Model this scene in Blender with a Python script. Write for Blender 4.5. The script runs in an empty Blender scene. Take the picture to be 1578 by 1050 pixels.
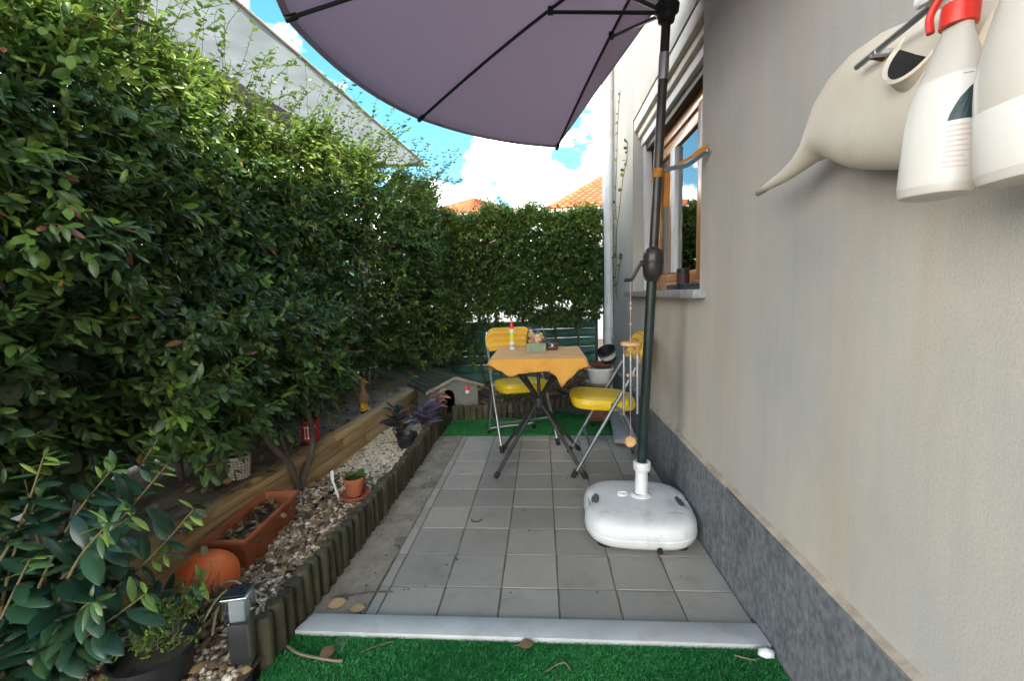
import bpy, bmesh, math, random
import numpy as np
from mathutils import Vector, Matrix

scene = bpy.context.scene
COL = scene.collection
rnd = random.Random(11)
rng = np.random.default_rng(7)
R = math.radians

# ------------------------------------------------------------------ camera
yaw, pitch, roll = R(3.91), R(-5.89), R(1.55)
cam_data = bpy.data.cameras.new('camera')
cam = bpy.data.objects.new('camera', cam_data); COL.objects.link(cam)
rot = Matrix.Rotation(yaw, 3, 'Z') @ Matrix.Rotation(pitch, 3, 'X') @ Matrix.Rotation(roll, 3, 'Y')
rt, fw, up = rot.col[0], rot.col[1], rot.col[2]
mw = Matrix.Identity(4)
for i in range(3):
    mw[i][0], mw[i][1], mw[i][2] = rt[i], up[i], -fw[i]
mw[0][3], mw[1][3], mw[2][3] = 0.561, -1.466, 1.0325
cam.matrix_world = mw
cam_data.sensor_width = 36.0
cam_data.lens = 36.0 * 684.0 / 1578.0
cam_data.clip_start = 0.02
cam_data.clip_end = 600
scene.camera = cam

# ------------------------------------------------------------------ sky, sun, exposure
SUN_DIR = Vector((0.93, -0.16, 0.0)).normalized()
SUN_EL = R(55)
sun_vec = Vector((SUN_DIR.x * math.cos(SUN_EL), SUN_DIR.y * math.cos(SUN_EL), math.sin(SUN_EL)))
world = bpy.data.worlds.new('World'); scene.world = world; world.use_nodes = True
wn, wl_ = world.node_tree.nodes, world.node_tree.links
for n in list(wn): wn.remove(n)
out = wn.new('ShaderNodeOutputWorld'); bg = wn.new('ShaderNodeBackground')
sky = wn.new('ShaderNodeTexSky'); sky.sky_type = 'NISHITA'; sky.sun_disc = False
sky.sun_elevation = SUN_EL
sky.sun_rotation = math.atan2(SUN_DIR.x, SUN_DIR.y)
sky.air_density = 1.0; sky.dust_density = 0.1; sky.ozone_density = 1.6
bg.inputs['Strength'].default_value = 0.075
# cumulus clouds: fractal noise on the direction, flattened towards the horizon
tc = wn.new('ShaderNodeTexCoord')
sep = wn.new('ShaderNodeSeparateXYZ'); wl_.new(tc.outputs['Generated'], sep.inputs[0])
addz = wn.new('ShaderNodeMath'); addz.operation = 'ADD'; addz.inputs[1].default_value = 0.45
absz = wn.new('ShaderNodeMath'); absz.operation = 'MAXIMUM'; absz.inputs[1].default_value = 0.0
wl_.new(sep.outputs['Z'], absz.inputs[0]); wl_.new(absz.outputs[0], addz.inputs[0])
dx = wn.new('ShaderNodeMath'); dx.operation = 'DIVIDE'; wl_.new(sep.outputs['X'], dx.inputs[0]); wl_.new(addz.outputs[0], dx.inputs[1])
dy = wn.new('ShaderNodeMath'); dy.operation = 'DIVIDE'; wl_.new(sep.outputs['Y'], dy.inputs[0]); wl_.new(addz.outputs[0], dy.inputs[1])
comb = wn.new('ShaderNodeCombineXYZ'); wl_.new(dx.outputs[0], comb.inputs[0]); wl_.new(dy.outputs[0], comb.inputs[1]); wl_.new(sep.outputs['Z'], comb.inputs[2])
mp = wn.new('ShaderNodeMapping'); mp.inputs['Location'].default_value = (0.35, 0.2, 0.0); wl_.new(comb.outputs[0], mp.inputs[0])
cn = wn.new('ShaderNodeTexNoise'); cn.inputs['Scale'].default_value = 1.9; cn.inputs['Detail'].default_value = 9; cn.inputs['Roughness'].default_value = 0.55
wl_.new(mp.outputs[0], cn.inputs['Vector'])
# more cloud low down than overhead
low = wn.new('ShaderNodeMapRange'); low.inputs['From Min'].default_value = 0.0; low.inputs['From Max'].default_value = 0.75
low.inputs['To Min'].default_value = 0.165; low.inputs['To Max'].default_value = -0.07; wl_.new(sep.outputs['Z'], low.inputs[0])
ca = wn.new('ShaderNodeMath'); ca.operation = 'ADD'; wl_.new(cn.outputs['Fac'], ca.inputs[0]); wl_.new(low.outputs[0], ca.inputs[1])
cr = wn.new('ShaderNodeMapRange'); cr.inputs['From Min'].default_value = 0.53; cr.inputs['From Max'].default_value = 0.585; cr.interpolation_type = 'SMOOTHSTEP'
wl_.new(ca.outputs[0], cr.inputs[0])
cmix = wn.new('ShaderNodeMix'); cmix.data_type = 'RGBA'
wl_.new(cr.outputs[0], cmix.inputs['Factor']); hsv = wn.new('ShaderNodeHueSaturation'); hsv.inputs['Hue'].default_value = 0.472; hsv.inputs['Saturation'].default_value = 1.25; hsv.inputs['Value'].default_value = 0.95; wl_.new(sky.outputs[0], hsv.inputs['Color']); wl_.new(hsv.outputs[0], cmix.inputs['A']); cmix.inputs['B'].default_value = (26.0, 25.0, 23.6, 1)
wl_.new(cmix.outputs['Result'], bg.inputs['Color']); wl_.new(bg.outputs[0], out.inputs[0])

sun_data = bpy.data.lights.new('sun', 'SUN'); sun_data.energy = 2.3; sun_data.angle = R(0.55); sun_data.color = (1.0, 0.93, 0.82)
sun = bpy.data.objects.new('sun', sun_data); COL.objects.link(sun)
sun.rotation_euler = (-sun_vec).to_track_quat('-Z', 'Y').to_euler()
sun.location = (6, -2, 9)

vs = scene.view_settings
vs.view_transform = 'Standard'; vs.look = 'None'; vs.gamma = 1.0; vs.use_curve_mapping = False
vs.exposure = 2.52

# ------------------------------------------------------------------ helpers
WL = {}                                   # world position of each thing's origin

def tag(o, label=None, cat=None, group=None, kind=None):
    if label: o['label'] = label
    if cat: o['category'] = cat
    if group: o['group'] = group
    if kind: o['kind'] = kind
    return o

def thing(name, label, cat, loc=(0, 0, 0), rz=0.0, group=None):
    o = bpy.data.objects.new(name, None); COL.objects.link(o)
    o.empty_display_size = 0.05
    o.location = loc; o.rotation_euler = (0, 0, rz)
    WL[o.name] = Vector(loc)
    return tag(o, label, cat, group)

def link_mesh(name, me, parent=None, loc=(0, 0, 0)):
    o = bpy.data.objects.new(name, me); COL.objects.link(o)
    if parent is not None:
        o.parent = parent; WL[o.name] = WL[parent.name].copy()
    else:
        WL[o.name] = Vector(loc)
    o.location = loc
    return o

def np_mesh(name, V, F, mat, smooth=True, attrs=None):
    """V (n,3) float, F (m,3) or (m,4) int -> mesh"""
    me = bpy.data.meshes.new(name)
    V = np.ascontiguousarray(V, dtype=np.float32); F = np.ascontiguousarray(F, dtype=np.int32)
    k = F.shape[1]
    me.vertices.add(len(V)); me.vertices.foreach_set('co', V.ravel())
    me.loops.add(F.size); me.loops.foreach_set('vertex_index', F.ravel())
    me.polygons.add(len(F)); me.polygons.foreach_set('loop_start', np.arange(0, F.size, k, dtype=np.int32))
    me.polygons.foreach_set('loop_total', np.full(len(F), k, dtype=np.int32))
    if smooth: me.polygons.foreach_set('use_smooth', np.ones(len(F), dtype=bool))
    for an, av in (attrs or {}).items():
        a = me.attributes.new(an, 'FLOAT', 'POINT'); a.data.foreach_set('value', np.ascontiguousarray(av, dtype=np.float32))
    me.materials.append(mat); me.update(calc_edges=True); me.validate()
    return me

class MB:
    """collects shapes for one mesh"""
    def __init__(s): s.v = []; s.f = []
    def add(s, V, F):
        o = len(s.v); s.v += [Vector(p) for p in V]; s.f += [tuple(i + o for i in f) for f in F]; return s
    def box(s, c, d, m=None):
        x, y, z = d[0] / 2, d[1] / 2, d[2] / 2
        V = [Vector(p) for p in ((-x, -y, -z), (x, -y, -z), (x, y, -z), (-x, y, -z), (-x, -y, z), (x, -y, z), (x, y, z), (-x, y, z))]
        if m is not None: V = [m @ p for p in V]
        V = [p + Vector(c) for p in V]
        return s.add(V, [(0, 3, 2, 1), (4, 5, 6, 7), (0, 1, 5, 4), (1, 2, 6, 5), (2, 3, 7, 6), (3, 0, 4, 7)])
    def bb(s, a, b):
        return s.box([(p + q) / 2 for p, q in zip(a, b)], [abs(q - p) for p, q in zip(a, b)])
    def tube(s, pts, r, n=8, caps=True):
        pts = [Vector(p) for p in pts]
        rs = r if isinstance(r, (list, tuple)) else [r] * len(pts)
        V = []; F = []; side = None
        for i, p in enumerate(pts):
            d = (pts[min(i + 1, len(pts) - 1)] - pts[max(i - 1, 0)]).normalized()
            if side is None:
                a = Vector((0, 0, 1)) if abs(d.z) < 0.9 else Vector((1, 0, 0))
                side = d.cross(a).normalized()
            side = (side - d * side.dot(d)).normalized(); w = d.cross(side)
            for k in range(n):
                t = 2 * math.pi * k / n
                V.append(p + (side * math.cos(t) + w * math.sin(t)) * rs[i])
        for i in range(len(pts) - 1):
            for k in range(n):
                k2 = (k + 1) % n
                F.append((i * n + k, i * n + k2, (i + 1) * n + k2, (i + 1) * n + k))
        if caps:
            F.append(tuple(range(n - 1, -1, -1))); F.append(tuple((len(pts) - 1) * n + k for k in range(n)))
        return s.add(V, F)
    def lathe(s, prof, c=(0, 0, 0), n=24, m=None, sx=1.0, sy=1.0, power=1.0):
        """prof: (radius, z); open profile, ends with r=0 close themselves; power<1 squares the section"""
        V = []; F = []
        for (r, z) in prof:
            for k in range(n):
                t = 2 * math.pi * k / n; ct, st = math.cos(t), math.sin(t)
                cx = math.copysign(abs(ct) ** power, ct); cy = math.copysign(abs(st) ** power, st)
                p = Vector((r * cx * sx, r * cy * sy, z))
                if m is not None: p = m @ p
                V.append(p + Vector(c))
        for i in range(len(prof) - 1):
            for k in range(n):
                k2 = (k + 1) % n
                F.append((i * n + k, i * n + k2, (i + 1) * n + k2, (i + 1) * n + k))
        return s.add(V, F)
    def build(s, name, mat, parent=None, local=False, smooth=False, bevel=0.0, seg=2, label=None, angle=40):
        off = Vector((0, 0, 0))
        if parent is not None and not local: off = WL[parent.name]
        me = bpy.data.meshes.new(name)
        me.from_pydata([tuple(p - off) for p in s.v], [], s.f)
        bm = bmesh.new(); bm.from_mesh(me)
        bmesh.ops.remove_doubles(bm, verts=bm.verts, dist=1e-5)
        bmesh.ops.dissolve_degenerate(bm, edges=bm.edges, dist=1e-6)
        bmesh.ops.recalc_face_normals(bm, faces=bm.faces)
        if bevel > 0:
            ed = [e for e in bm.edges if len(e.link_faces) == 2 and e.calc_face_angle(0) > R(angle)]
            bmesh.ops.bevel(bm, geom=ed, offset=bevel, segments=seg, profile=0.5, affect='EDGES', clamp_overlap=True)
        if smooth or bevel > 0:
            for f in bm.faces: f.smooth = True
            for e in bm.edges:
                if len(e.link_faces) == 2 and e.calc_face_angle(0) > R(42): e.smooth = False
        bm.to_mesh(me); bm.free()
        me.materials.append(mat)
        o = link_mesh(name, me, parent)
        if label: o['label'] = label
        return o

def rotz(a): return Matrix.Rotation(a, 3, 'Z')
def rotxyz(a, b, c): return Matrix.Rotation(c, 3, 'Z') @ Matrix.Rotation(b, 3, 'Y') @ Matrix.Rotation(a, 3, 'X')

def spline(pts, n=6):
    pts = [Vector(p) for p in pts]; o = []
    for i in range(len(pts) - 1):
        p0 = pts[max(i - 1, 0)]; p1 = pts[i]; p2 = pts[i + 1]; p3 = pts[min(i + 2, len(pts) - 1)]
        for k in range(n):
            t = k / n
            o.append(0.5 * ((2 * p1) + (p2 - p0) * t + (2 * p0 - 5 * p1 + 4 * p2 - p3) * t * t + (3 * p1 - p0 - 3 * p2 + p3) * t ** 3))
    o.append(pts[-1]); return o

# ------------------------------------------------------------------ materials
def mat(name, c, c2=None, rough=0.6, scale=6.0, var=0.12, bump=0.0, bscale=60.0, metal=0.0, spec=0.5, rvar=0.0,
        stretch=(1, 1, 1), lo=0.35, hi=0.65, detail=5.0, dirt=None, dscale=2.5, dlo=0.5, dhi=0.75, alpha=None, trans=0.0, ior=1.45, coat=0.0, sheen=0.0, subs=0.0):
    m = bpy.data.materials.new(name); m.use_nodes = True
    N, L = m.node_tree.nodes, m.node_tree.links
    b = N['Principled BSDF']
    tcn = N.new('ShaderNodeTexCoord'); mpn = N.new('ShaderNodeMapping'); mpn.inputs['Scale'].default_value = stretch
    L.new(tcn.outputs['Object'], mpn.inputs[0])
    oi = N.new('ShaderNodeObjectInfo')
    offs = N.new('ShaderNodeVectorMath'); offs.operation = 'MULTIPLY_ADD'; offs.inputs[1].default_value = (37, 53, 29) if rvar > 0 else (0, 0, 0)
    L.new(oi.outputs['Random'], offs.inputs[0]); L.new(mpn.outputs[0], offs.inputs[2])
    ns = N.new('ShaderNodeTexNoise'); ns.inputs['Scale'].default_value = scale; ns.inputs['Detail'].default_value = detail; ns.inputs['Roughness'].default_value = 0.6
    L.new(offs.outputs[0], ns.inputs['Vector'])
    mr = N.new('ShaderNodeMapRange'); mr.inputs['From Min'].default_value = lo; mr.inputs['From Max'].default_value = hi; L.new(ns.outputs['Fac'], mr.inputs[0])
    if c2 is None:
        c2 = tuple(min(1, x * (1 + var)) for x in c); c = tuple(x * (1 - var) for x in c)
    mx = N.new('ShaderNodeMix'); mx.data_type = 'RGBA'; mx.inputs['A'].default_value = (*c, 1); mx.inputs['B'].default_value = (*c2, 1)
    L.new(mr.outputs[0], mx.inputs['Factor'])
    colout = mx.outputs['Result']
    if dirt:
        n2 = N.new('ShaderNodeTexNoise'); n2.inputs['Scale'].default_value = dscale; n2.inputs['Detail'].default_value = 7; n2.inputs['Roughness'].default_value = 0.65
        L.new(offs.outputs[0], n2.inputs['Vector'])
        m2 = N.new('ShaderNodeMapRange'); m2.inputs['From Min'].default_value = dlo; m2.inputs['From Max'].default_value = dhi; m2.inputs['To Max'].default_value = 0.85
        L.new(n2.outputs['Fac'], m2.inputs[0])
        x2 = N.new('ShaderNodeMix'); x2.data_type = 'RGBA'; L.new(m2.outputs[0], x2.inputs['Factor']); L.new(colout, x2.inputs['A']); x2.inputs['B'].default_value = (*dirt, 1)
        colout = x2.outputs['Result']
    if rvar > 0:
        rr = N.new('ShaderNodeMapRange'); rr.inputs['To Min'].default_value = 1 - rvar; rr.inputs['To Max'].default_value = 1 + rvar; L.new(oi.outputs['Random'], rr.inputs[0])
        hv = N.new('ShaderNodeHueSaturation'); L.new(rr.outputs[0], hv.inputs['Value']); L.new(colout, hv.inputs['Color']); colout = hv.outputs['Color']
    L.new(colout, b.inputs['Base Color'])
    b.inputs['Roughness'].default_value = rough; b.inputs['Metallic'].default_value = metal
    b.inputs['Specular IOR Level'].default_value = spec; b.inputs['IOR'].default_value = ior
    b.inputs['Transmission Weight'].default_value = trans; b.inputs['Coat Weight'].default_value = coat
    if sheen: b.inputs['Sheen Weight'].default_value = sheen
    if subs:
        b.inputs['Subsurface Weight'].default_value = subs; b.inputs['Subsurface Radius'].default_value = (0.02, 0.02, 0.02)
    if bump > 0:
        n3 = N.new('ShaderNodeTexNoise'); n3.inputs['Scale'].default_value = bscale; n3.inputs['Detail'].default_value = 4; L.new(offs.outputs[0], n3.inputs['Vector'])
        bp = N.new('ShaderNodeBump'); bp.inputs['Strength'].default_value = min(1, bump); bp.inputs['Distance'].default_value = 0.004
        L.new(n3.outputs['Fac'], bp.inputs['Height']); L.new(bp.outputs[0], b.inputs['Normal'])
    return m

def ramp_mat(name, stops, rough=0.4, translucent=0.25, spec=0.5, attr='tint', bump=0.0):
    """colour per leaf / pebble from the point attribute"""
    m = bpy.data.materials.new(name); m.use_nodes = True
    N, L = m.node_tree.nodes, m.node_tree.links
    b = N['Principled BSDF']; o = N['Material Output']
    a = N.new('ShaderNodeAttribute'); a.attribute_name = attr
    cr_ = N.new('ShaderNodeValToRGB'); e = cr_.color_ramp.elements
    e[0].position, e[0].color = stops[0][0], (*stops[0][1], 1); e[1].position, e[1].color = stops[-1][0], (*stops[-1][1], 1)
    for p, c in stops[1:-1]:
        q = e.new(p); q.color = (*c, 1)
    L.new(a.outputs['Fac'], cr_.inputs[0])
    col = cr_.outputs[0]
    tcn = N.new('ShaderNodeTexCoord'); ns = N.new('ShaderNodeTexNoise'); ns.inputs['Scale'].default_value = 60; L.new(tcn.outputs['Object'], ns.inputs['Vector'])
    mr = N.new('ShaderNodeMapRange'); mr.inputs['To Min'].default_value = 0.78; mr.inputs['To Max'].default_value = 1.22; L.new(ns.outputs['Fac'], mr.inputs[0])
    hv = N.new('ShaderNodeHueSaturation'); L.new(mr.outputs[0], hv.inputs['Value']); L.new(col, hv.inputs['Color']); col = hv.outputs[0]
    L.new(col, b.inputs['Base Color']); b.inputs['Roughness'].default_value = rough; b.inputs['Specular IOR Level'].default_value = spec
    if bump:
        bp = N.new('ShaderNodeBump'); bp.inputs['Strength'].default_value = bump; bp.inputs['Distance'].default_value = 0.002
        L.new(ns.outputs['Fac'], bp.inputs['Height']); L.new(bp.outputs[0], b.inputs['Normal'])
    if translucent > 0:
        t = N.new('ShaderNodeBsdfTranslucent'); L.new(col, t.inputs['Color'])
        mx = N.new('ShaderNodeMixShader'); mx.inputs[0].default_value = translucent
        L.new(b.outputs[0], mx.inputs[1]); L.new(t.outputs[0], mx.inputs[2]); L.new(mx.outputs[0], o.inputs['Surface'])
    return m

def thin_mat(name, c, translucency=0.4, rough=0.8, var=0.06, scale=300.0):
    m = mat(name, c, rough=rough, var=var, scale=scale, detail=2)
    N, L = m.node_tree.nodes, m.node_tree.links
    b = N['Principled BSDF']; t = N.new('ShaderNodeBsdfTranslucent')
    src = b.inputs['Base Color'].links[0].from_socket; L.new(src, t.inputs['Color'])
    mx = N.new('ShaderNodeMixShader'); mx.inputs[0].default_value = translucency
    L.new(b.outputs[0], mx.inputs[1]); L.new(t.outputs[0], mx.inputs[2]); L.new(mx.outputs[0], N['Material Output'].inputs['Surface'])
    return m

def clear_mat(name, tint=(1, 1, 1), gloss=0.1, rough=0.03):
    m = bpy.data.materials.new(name); m.use_nodes = True
    N, L = m.node_tree.nodes, m.node_tree.links
    N.remove(N['Principled BSDF'])
    t = N.new('ShaderNodeBsdfTransparent'); t.inputs[0].default_value = (*tint, 1)
    g = N.new('ShaderNodeBsdfGlossy'); g.inputs['Roughness'].default_value = rough
    fr = N.new('ShaderNodeFresnel'); fr.inputs[0].default_value = 1.5
    ad = N.new('ShaderNodeMath'); ad.operation = 'ADD'; ad.inputs[1].default_value = gloss; ad.use_clamp = True; L.new(fr.outputs[0], ad.inputs[0])
    mx = N.new('ShaderNodeMixShader'); L.new(ad.outputs[0], mx.inputs[0]); L.new(t.outputs[0], mx.inputs[1]); L.new(g.outputs[0], mx.inputs[2])
    L.new(mx.outputs[0], N['Material Output'].inputs['Surface'])
    return m

def plaster_mat():
    m = mat('plaster', (0.385, 0.382, 0.372), (0.545, 0.485, 0.39), rough=0.9, scale=1.5, stretch=(1, 1, 0.55), lo=0.3, hi=0.7, bump=0.22, bscale=330, spec=0.2,
            dirt=(0.28, 0.27, 0.26), dscale=1.15, dlo=0.52, dhi=0.85)
    N, L = m.node_tree.nodes, m.node_tree.links
    b = N['Principled BSDF']
    # faint ochre damp runs, long in z
    src = b.inputs['Base Color'].links[0].from_socket
    tcn = N.new('ShaderNodeTexCoord'); mpn = N.new('ShaderNodeMapping'); mpn.inputs['Scale'].default_value = (1, 4.5, 0.55); L.new(tcn.outputs['Object'], mpn.inputs[0])
    n = N.new('ShaderNodeTexNoise'); n.inputs['Scale'].default_value = 1.6; n.inputs['Detail'].default_value = 5; L.new(mpn.outputs[0], n.inputs['Vector'])
    mr = N.new('ShaderNodeMapRange'); mr.inputs['From Min'].default_value = 0.52; mr.inputs['From Max'].default_value = 0.74; mr.inputs['To Max'].default_value = 0.38; L.new(n.outputs['Fac'], mr.inputs[0])
    x = N.new('ShaderNodeMix'); x.data_type = 'RGBA'; L.new(mr.outputs[0], x.inputs['Factor']); L.new(src, x.inputs['A']); x.inputs['B'].default_value = (0.46, 0.36, 0.24, 1)
    # thin grey-blue rain streaks
    m4 = N.new('ShaderNodeMapping'); m4.inputs['Scale'].default_value = (1, 17, 0.8); L.new(tcn.outputs['Object'], m4.inputs[0])
    n4 = N.new('ShaderNodeTexNoise'); n4.inputs['Scale'].default_value = 1.5; n4.inputs['Detail'].default_value = 6; L.new(m4.outputs[0], n4.inputs['Vector'])
    r4 = N.new('ShaderNodeMapRange'); r4.inputs['From Min'].default_value = 0.48; r4.inputs['From Max'].default_value = 0.76; r4.inputs['To Max'].default_value = 0.16; L.new(n4.outputs['Fac'], r4.inputs[0])
    x4 = N.new('ShaderNodeMix'); x4.data_type = 'RGBA'; L.new(r4.outputs[0], x4.inputs['Factor']); L.new(x.outputs['Result'], x4.inputs['A']); x4.inputs['B'].default_value = (0.27, 0.275, 0.285, 1)
    # speckled grain of the render
    n5 = N.new('ShaderNodeTexNoise'); n5.inputs['Scale'].default_value = 190; n5.inputs['Detail'].default_value = 2; L.new(tcn.outputs['Object'], n5.inputs['Vector'])
    r5 = N.new('ShaderNodeMapRange'); r5.inputs['To Min'].default_value = 0.86; r5.inputs['To Max'].default_value = 1.14; L.new(n5.outputs['Fac'], r5.inputs[0])
    h5 = N.new('ShaderNodeHueSaturation'); L.new(r5.outputs[0], h5.inputs['Value']); L.new(x4.outputs['Result'], h5.inputs['Color'])
    L.new(h5.outputs[0], b.inputs['Base Color'])
    # fine vertical brush strokes of the render coat
    m3 = N.new('ShaderNodeMapping'); m3.inputs['Scale'].default_value = (170, 210, 26); L.new(tcn.outputs['Object'], m3.inputs[0])
    n3 = N.new('ShaderNodeTexNoise'); n3.inputs['Scale'].default_value = 1.0; n3.inputs['Detail'].default_value = 3; L.new(m3.outputs[0], n3.inputs['Vector'])
    old = b.inputs['Normal'].links[0].from_socket
    bp = N.new('ShaderNodeBump'); bp.inputs['Strength'].default_value = 0.07; bp.inputs['Distance'].default_value = 0.003
    L.new(n3.outputs['Fac'], bp.inputs['Height']); L.new(old, bp.inputs['Normal']); L.new(bp.outputs[0], b.inputs['Normal'])
    return m

M = {}
M['plaster'] = plaster_mat()
M['plinth'] = mat('plinth_stone', (0.105, 0.115, 0.125), (0.205, 0.21, 0.215), rough=0.85, scale=60, stretch=(1, 1, 0.7), bump=1.0, bscale=45, spec=0.3, dirt=(0.045, 0.05, 0.06), dscale=9, dlo=0.5, dhi=0.8, rvar=0.08)
M['mortar'] = mat('mortar', (0.30, 0.25, 0.185), (0.42, 0.36, 0.28), rough=0.95, scale=14, bump=0.9, bscale=60)
M['tile'] = mat('floor_tile', (0.30, 0.275, 0.24), (0.38, 0.352, 0.31), rough=0.62, scale=7, bump=0.12, bscale=70, rvar=0.16, dirt=(0.165, 0.148, 0.125), dscale=7, dlo=0.46, dhi=0.80)
M['grout'] = mat('grout', (0.12, 0.105, 0.085), (0.20, 0.18, 0.15), rough=0.95, scale=20, bump=0.6, bscale=90)
M['concrete'] = mat('old_concrete', (0.20, 0.17, 0.132), (0.31, 0.27, 0.215), rough=0.95, scale=9, bump=0.8, bscale=55, dirt=(0.09, 0.075, 0.055), dscale=8, dlo=0.52, dhi=0.78)
M['soil'] = mat('soil', (0.045, 0.035, 0.025), (0.10, 0.08, 0.06), rough=1.0, scale=18, bump=1.0, bscale=50)
M['ledge'] = mat('ledge_ground', (0.18, 0.16, 0.135), (0.29, 0.26, 0.22), rough=1.0, scale=10, bump=0.9, bscale=60, dirt=(0.06, 0.05, 0.04), dscale=9)
M['turf_base'] = mat('turf_backing', (0.010, 0.10, 0.025), (0.02, 0.16, 0.045), rough=0.9, scale=30)
M['marble'] = mat('white_marble', (0.44, 0.44, 0.445), (0.53, 0.53, 0.53), rough=0.5, scale=5, bump=0.08, dirt=(0.30, 0.285, 0.26), dscale=8, dlo=0.52, dhi=0.82)
M['log'] = mat('log_wood', (0.032, 0.030, 0.017), (0.095, 0.080, 0.048), rough=0.95, scale=22, stretch=(1.6, 1.6, 0.25), bump=0.9, bscale=40, rvar=0.25, dirt=(0.04, 0.055, 0.02), dscale=9)
M['timber'] = mat('timber', (0.36, 0.24, 0.11), (0.52, 0.37, 0.19), rough=0.8, scale=9, stretch=(3, 0.35, 3), bump=0.4, bscale=50, rvar=0.08, dirt=(0.16, 0.11, 0.06), dscale=7, dlo=0.56, dhi=0.85)
M['terracotta'] = mat('terracotta', (0.30, 0.085, 0.035), (0.40, 0.125, 0.055), rough=0.75, scale=9, bump=0.2, bscale=80, dirt=(0.22, 0.10, 0.06), dscale=8, dlo=0.58, dhi=0.85)
M['pot_brown'] = mat('brown_pot', (0.12, 0.045, 0.025), (0.19, 0.075, 0.045), rough=0.7, scale=12, bump=0.2)
M['black_plastic'] = mat('black_plastic', (0.012, 0.014, 0.015), (0.025, 0.027, 0.028), rough=0.45, scale=10)
M['white_plastic'] = mat('white_plastic', (0.62, 0.63, 0.63), (0.71, 0.72, 0.71), rough=0.4, scale=5, bump=0.05, dirt=(0.33, 0.32, 0.29), dscale=13, dlo=0.53, dhi=0.84)
M['dark_scuff'] = mat('scuff', (0.12, 0.11, 0.10), rough=0.8)  # for scuffs, and for the painted shade of the grip hollows
M['pole_green'] = mat('pole_paint', (0.010, 0.019, 0.018), (0.018, 0.030, 0.028), rough=0.38, scale=12)
M['pole_black'] = mat('pole_black', (0.022, 0.020, 0.019), (0.040, 0.036, 0.033), rough=0.35, scale=12, metal=0.2)
M['steel'] = mat('steel_tube', (0.46, 0.47, 0.48), (0.58, 0.59, 0.60), rough=0.28, scale=20, metal=1.0)
M['grey_tube'] = mat('grey_tube', (0.20, 0.225, 0.235), (0.29, 0.315, 0.325), rough=0.4, scale=20, metal=0.7)
M['table_leg'] = mat('table_leg', (0.016, 0.017, 0.018), (0.03, 0.03, 0.031), rough=0.4, scale=20)
M['rubber'] = mat('rubber', (0.012, 0.012, 0.012), rough=0.8)
M['yellow_vinyl'] = mat('yellow_vinyl', (0.62, 0.42, 0.010), (0.72, 0.50, 0.022), rough=0.42, scale=6, bump=0.12, bscale=120)
M['yellow_cloth'] = mat('yellow_cloth', (0.70, 0.40, 0.045), (0.78, 0.47, 0.07), rough=0.85, scale=8, bump=0.2, bscale=300)
M['orange_cloth'] = mat('orange_cloth', (0.54, 0.26, 0.04), (0.64, 0.33, 0.065), rough=0.9, scale=7, bump=0.4, bscale=55, sheen=0.2)
M['canopy'] = thin_mat('canopy_fabric', (0.54, 0.46, 0.53), 0.5)
M['cream'] = mat('cream_paint', (0.60, 0.55, 0.46), (0.68, 0.63, 0.54), rough=0.6, scale=5, dirt=(0.42, 0.38, 0.31), dscale=3)
M['offwhite'] = mat('offwhite_paint', (0.66, 0.66, 0.66), (0.74, 0.74, 0.73), rough=0.55, scale=4, dirt=(0.48, 0.47, 0.45), dscale=4, dlo=0.55, dhi=0.9)
M['pine'] = mat('varnished_pine', (0.42, 0.17, 0.035), (0.56, 0.26, 0.065), rough=0.35, scale=10, stretch=(4, 4, 0.3), coat=0.3)
M['darkwood'] = mat('dark_gasket', (0.03, 0.022, 0.016), rough=0.6)
M['sill'] = mat('sill_stone', (0.20, 0.20, 0.205), (0.30, 0.30, 0.305), rough=0.6, scale=25, bump=0.2)
M['room'] = mat('room_paint', (0.40, 0.36, 0.30), rough=0.9)
M['glass'] = clear_mat('window_glass', (0.72, 0.76, 0.75), 0.22, 0.0)
M['acrylic'] = clear_mat('clear_acrylic', (0.90, 0.94, 0.95), 0.10, 0.05)
M['frost'] = thin_mat('frosted_acrylic', (0.62, 0.66, 0.68), 0.5, rough=0.3)
M['bagfilm'] = clear_mat('bag_film', (0.90, 0.91, 0.92), -0.02, 0.3)
M['pipe'] = mat('pipe_paint', (0.58, 0.58, 0.57), (0.66, 0.66, 0.65), rough=0.45, scale=4, dirt=(0.42, 0.41, 0.38), dscale=5)
M['roof'] = mat('roof_tile', (0.32, 0.075, 0.025), (0.45, 0.13, 0.045), rough=0.85, scale=3, rvar=0.12, dirt=(0.24, 0.08, 0.04), dscale=4)
M['facade_pink'] = mat('pink_facade', (0.52, 0.34, 0.25), (0.60, 0.42, 0.32), rough=0.9, scale=1)
M['facade_cream'] = mat('cream_facade', (0.62, 0.55, 0.42), (0.7, 0.62, 0.5), rough=0.9, scale=1)
M['white_wall'] = mat('white_render', (0.66, 0.66, 0.64), (0.74, 0.74, 0.72), rough=0.9, scale=1)
M['awning'] = thin_mat('awning_sheet', (0.40, 0.43, 0.47), 0.22, rough=0.5, var=0.16, scale=3.0)
M['beam'] = mat('weathered_beam', (0.16, 0.14, 0.12), (0.26, 0.235, 0.205), rough=0.85, scale=6, stretch=(3, .4, 3), bump=0.4)
M['screen'] = mat('green_screen', (0.022, 0.095, 0.075), (0.045, 0.16, 0.13), rough=0.7, scale=5, stretch=(1, 1, 4), bump=0.4, bscale=120, dirt=(0.05, 0.11, 0.09), dscale=4, rvar=0.15)
M['bark'] = mat('bark', (0.06, 0.048, 0.038), (0.14, 0.115, 0.09), rough=0.95, scale=20, stretch=(1, 1, .4), bump=0.9, bscale=60)
M['stem'] = mat('green_stem', (0.10, 0.085, 0.035), (0.17, 0.13, 0.06), rough=0.7, scale=15)
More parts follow.
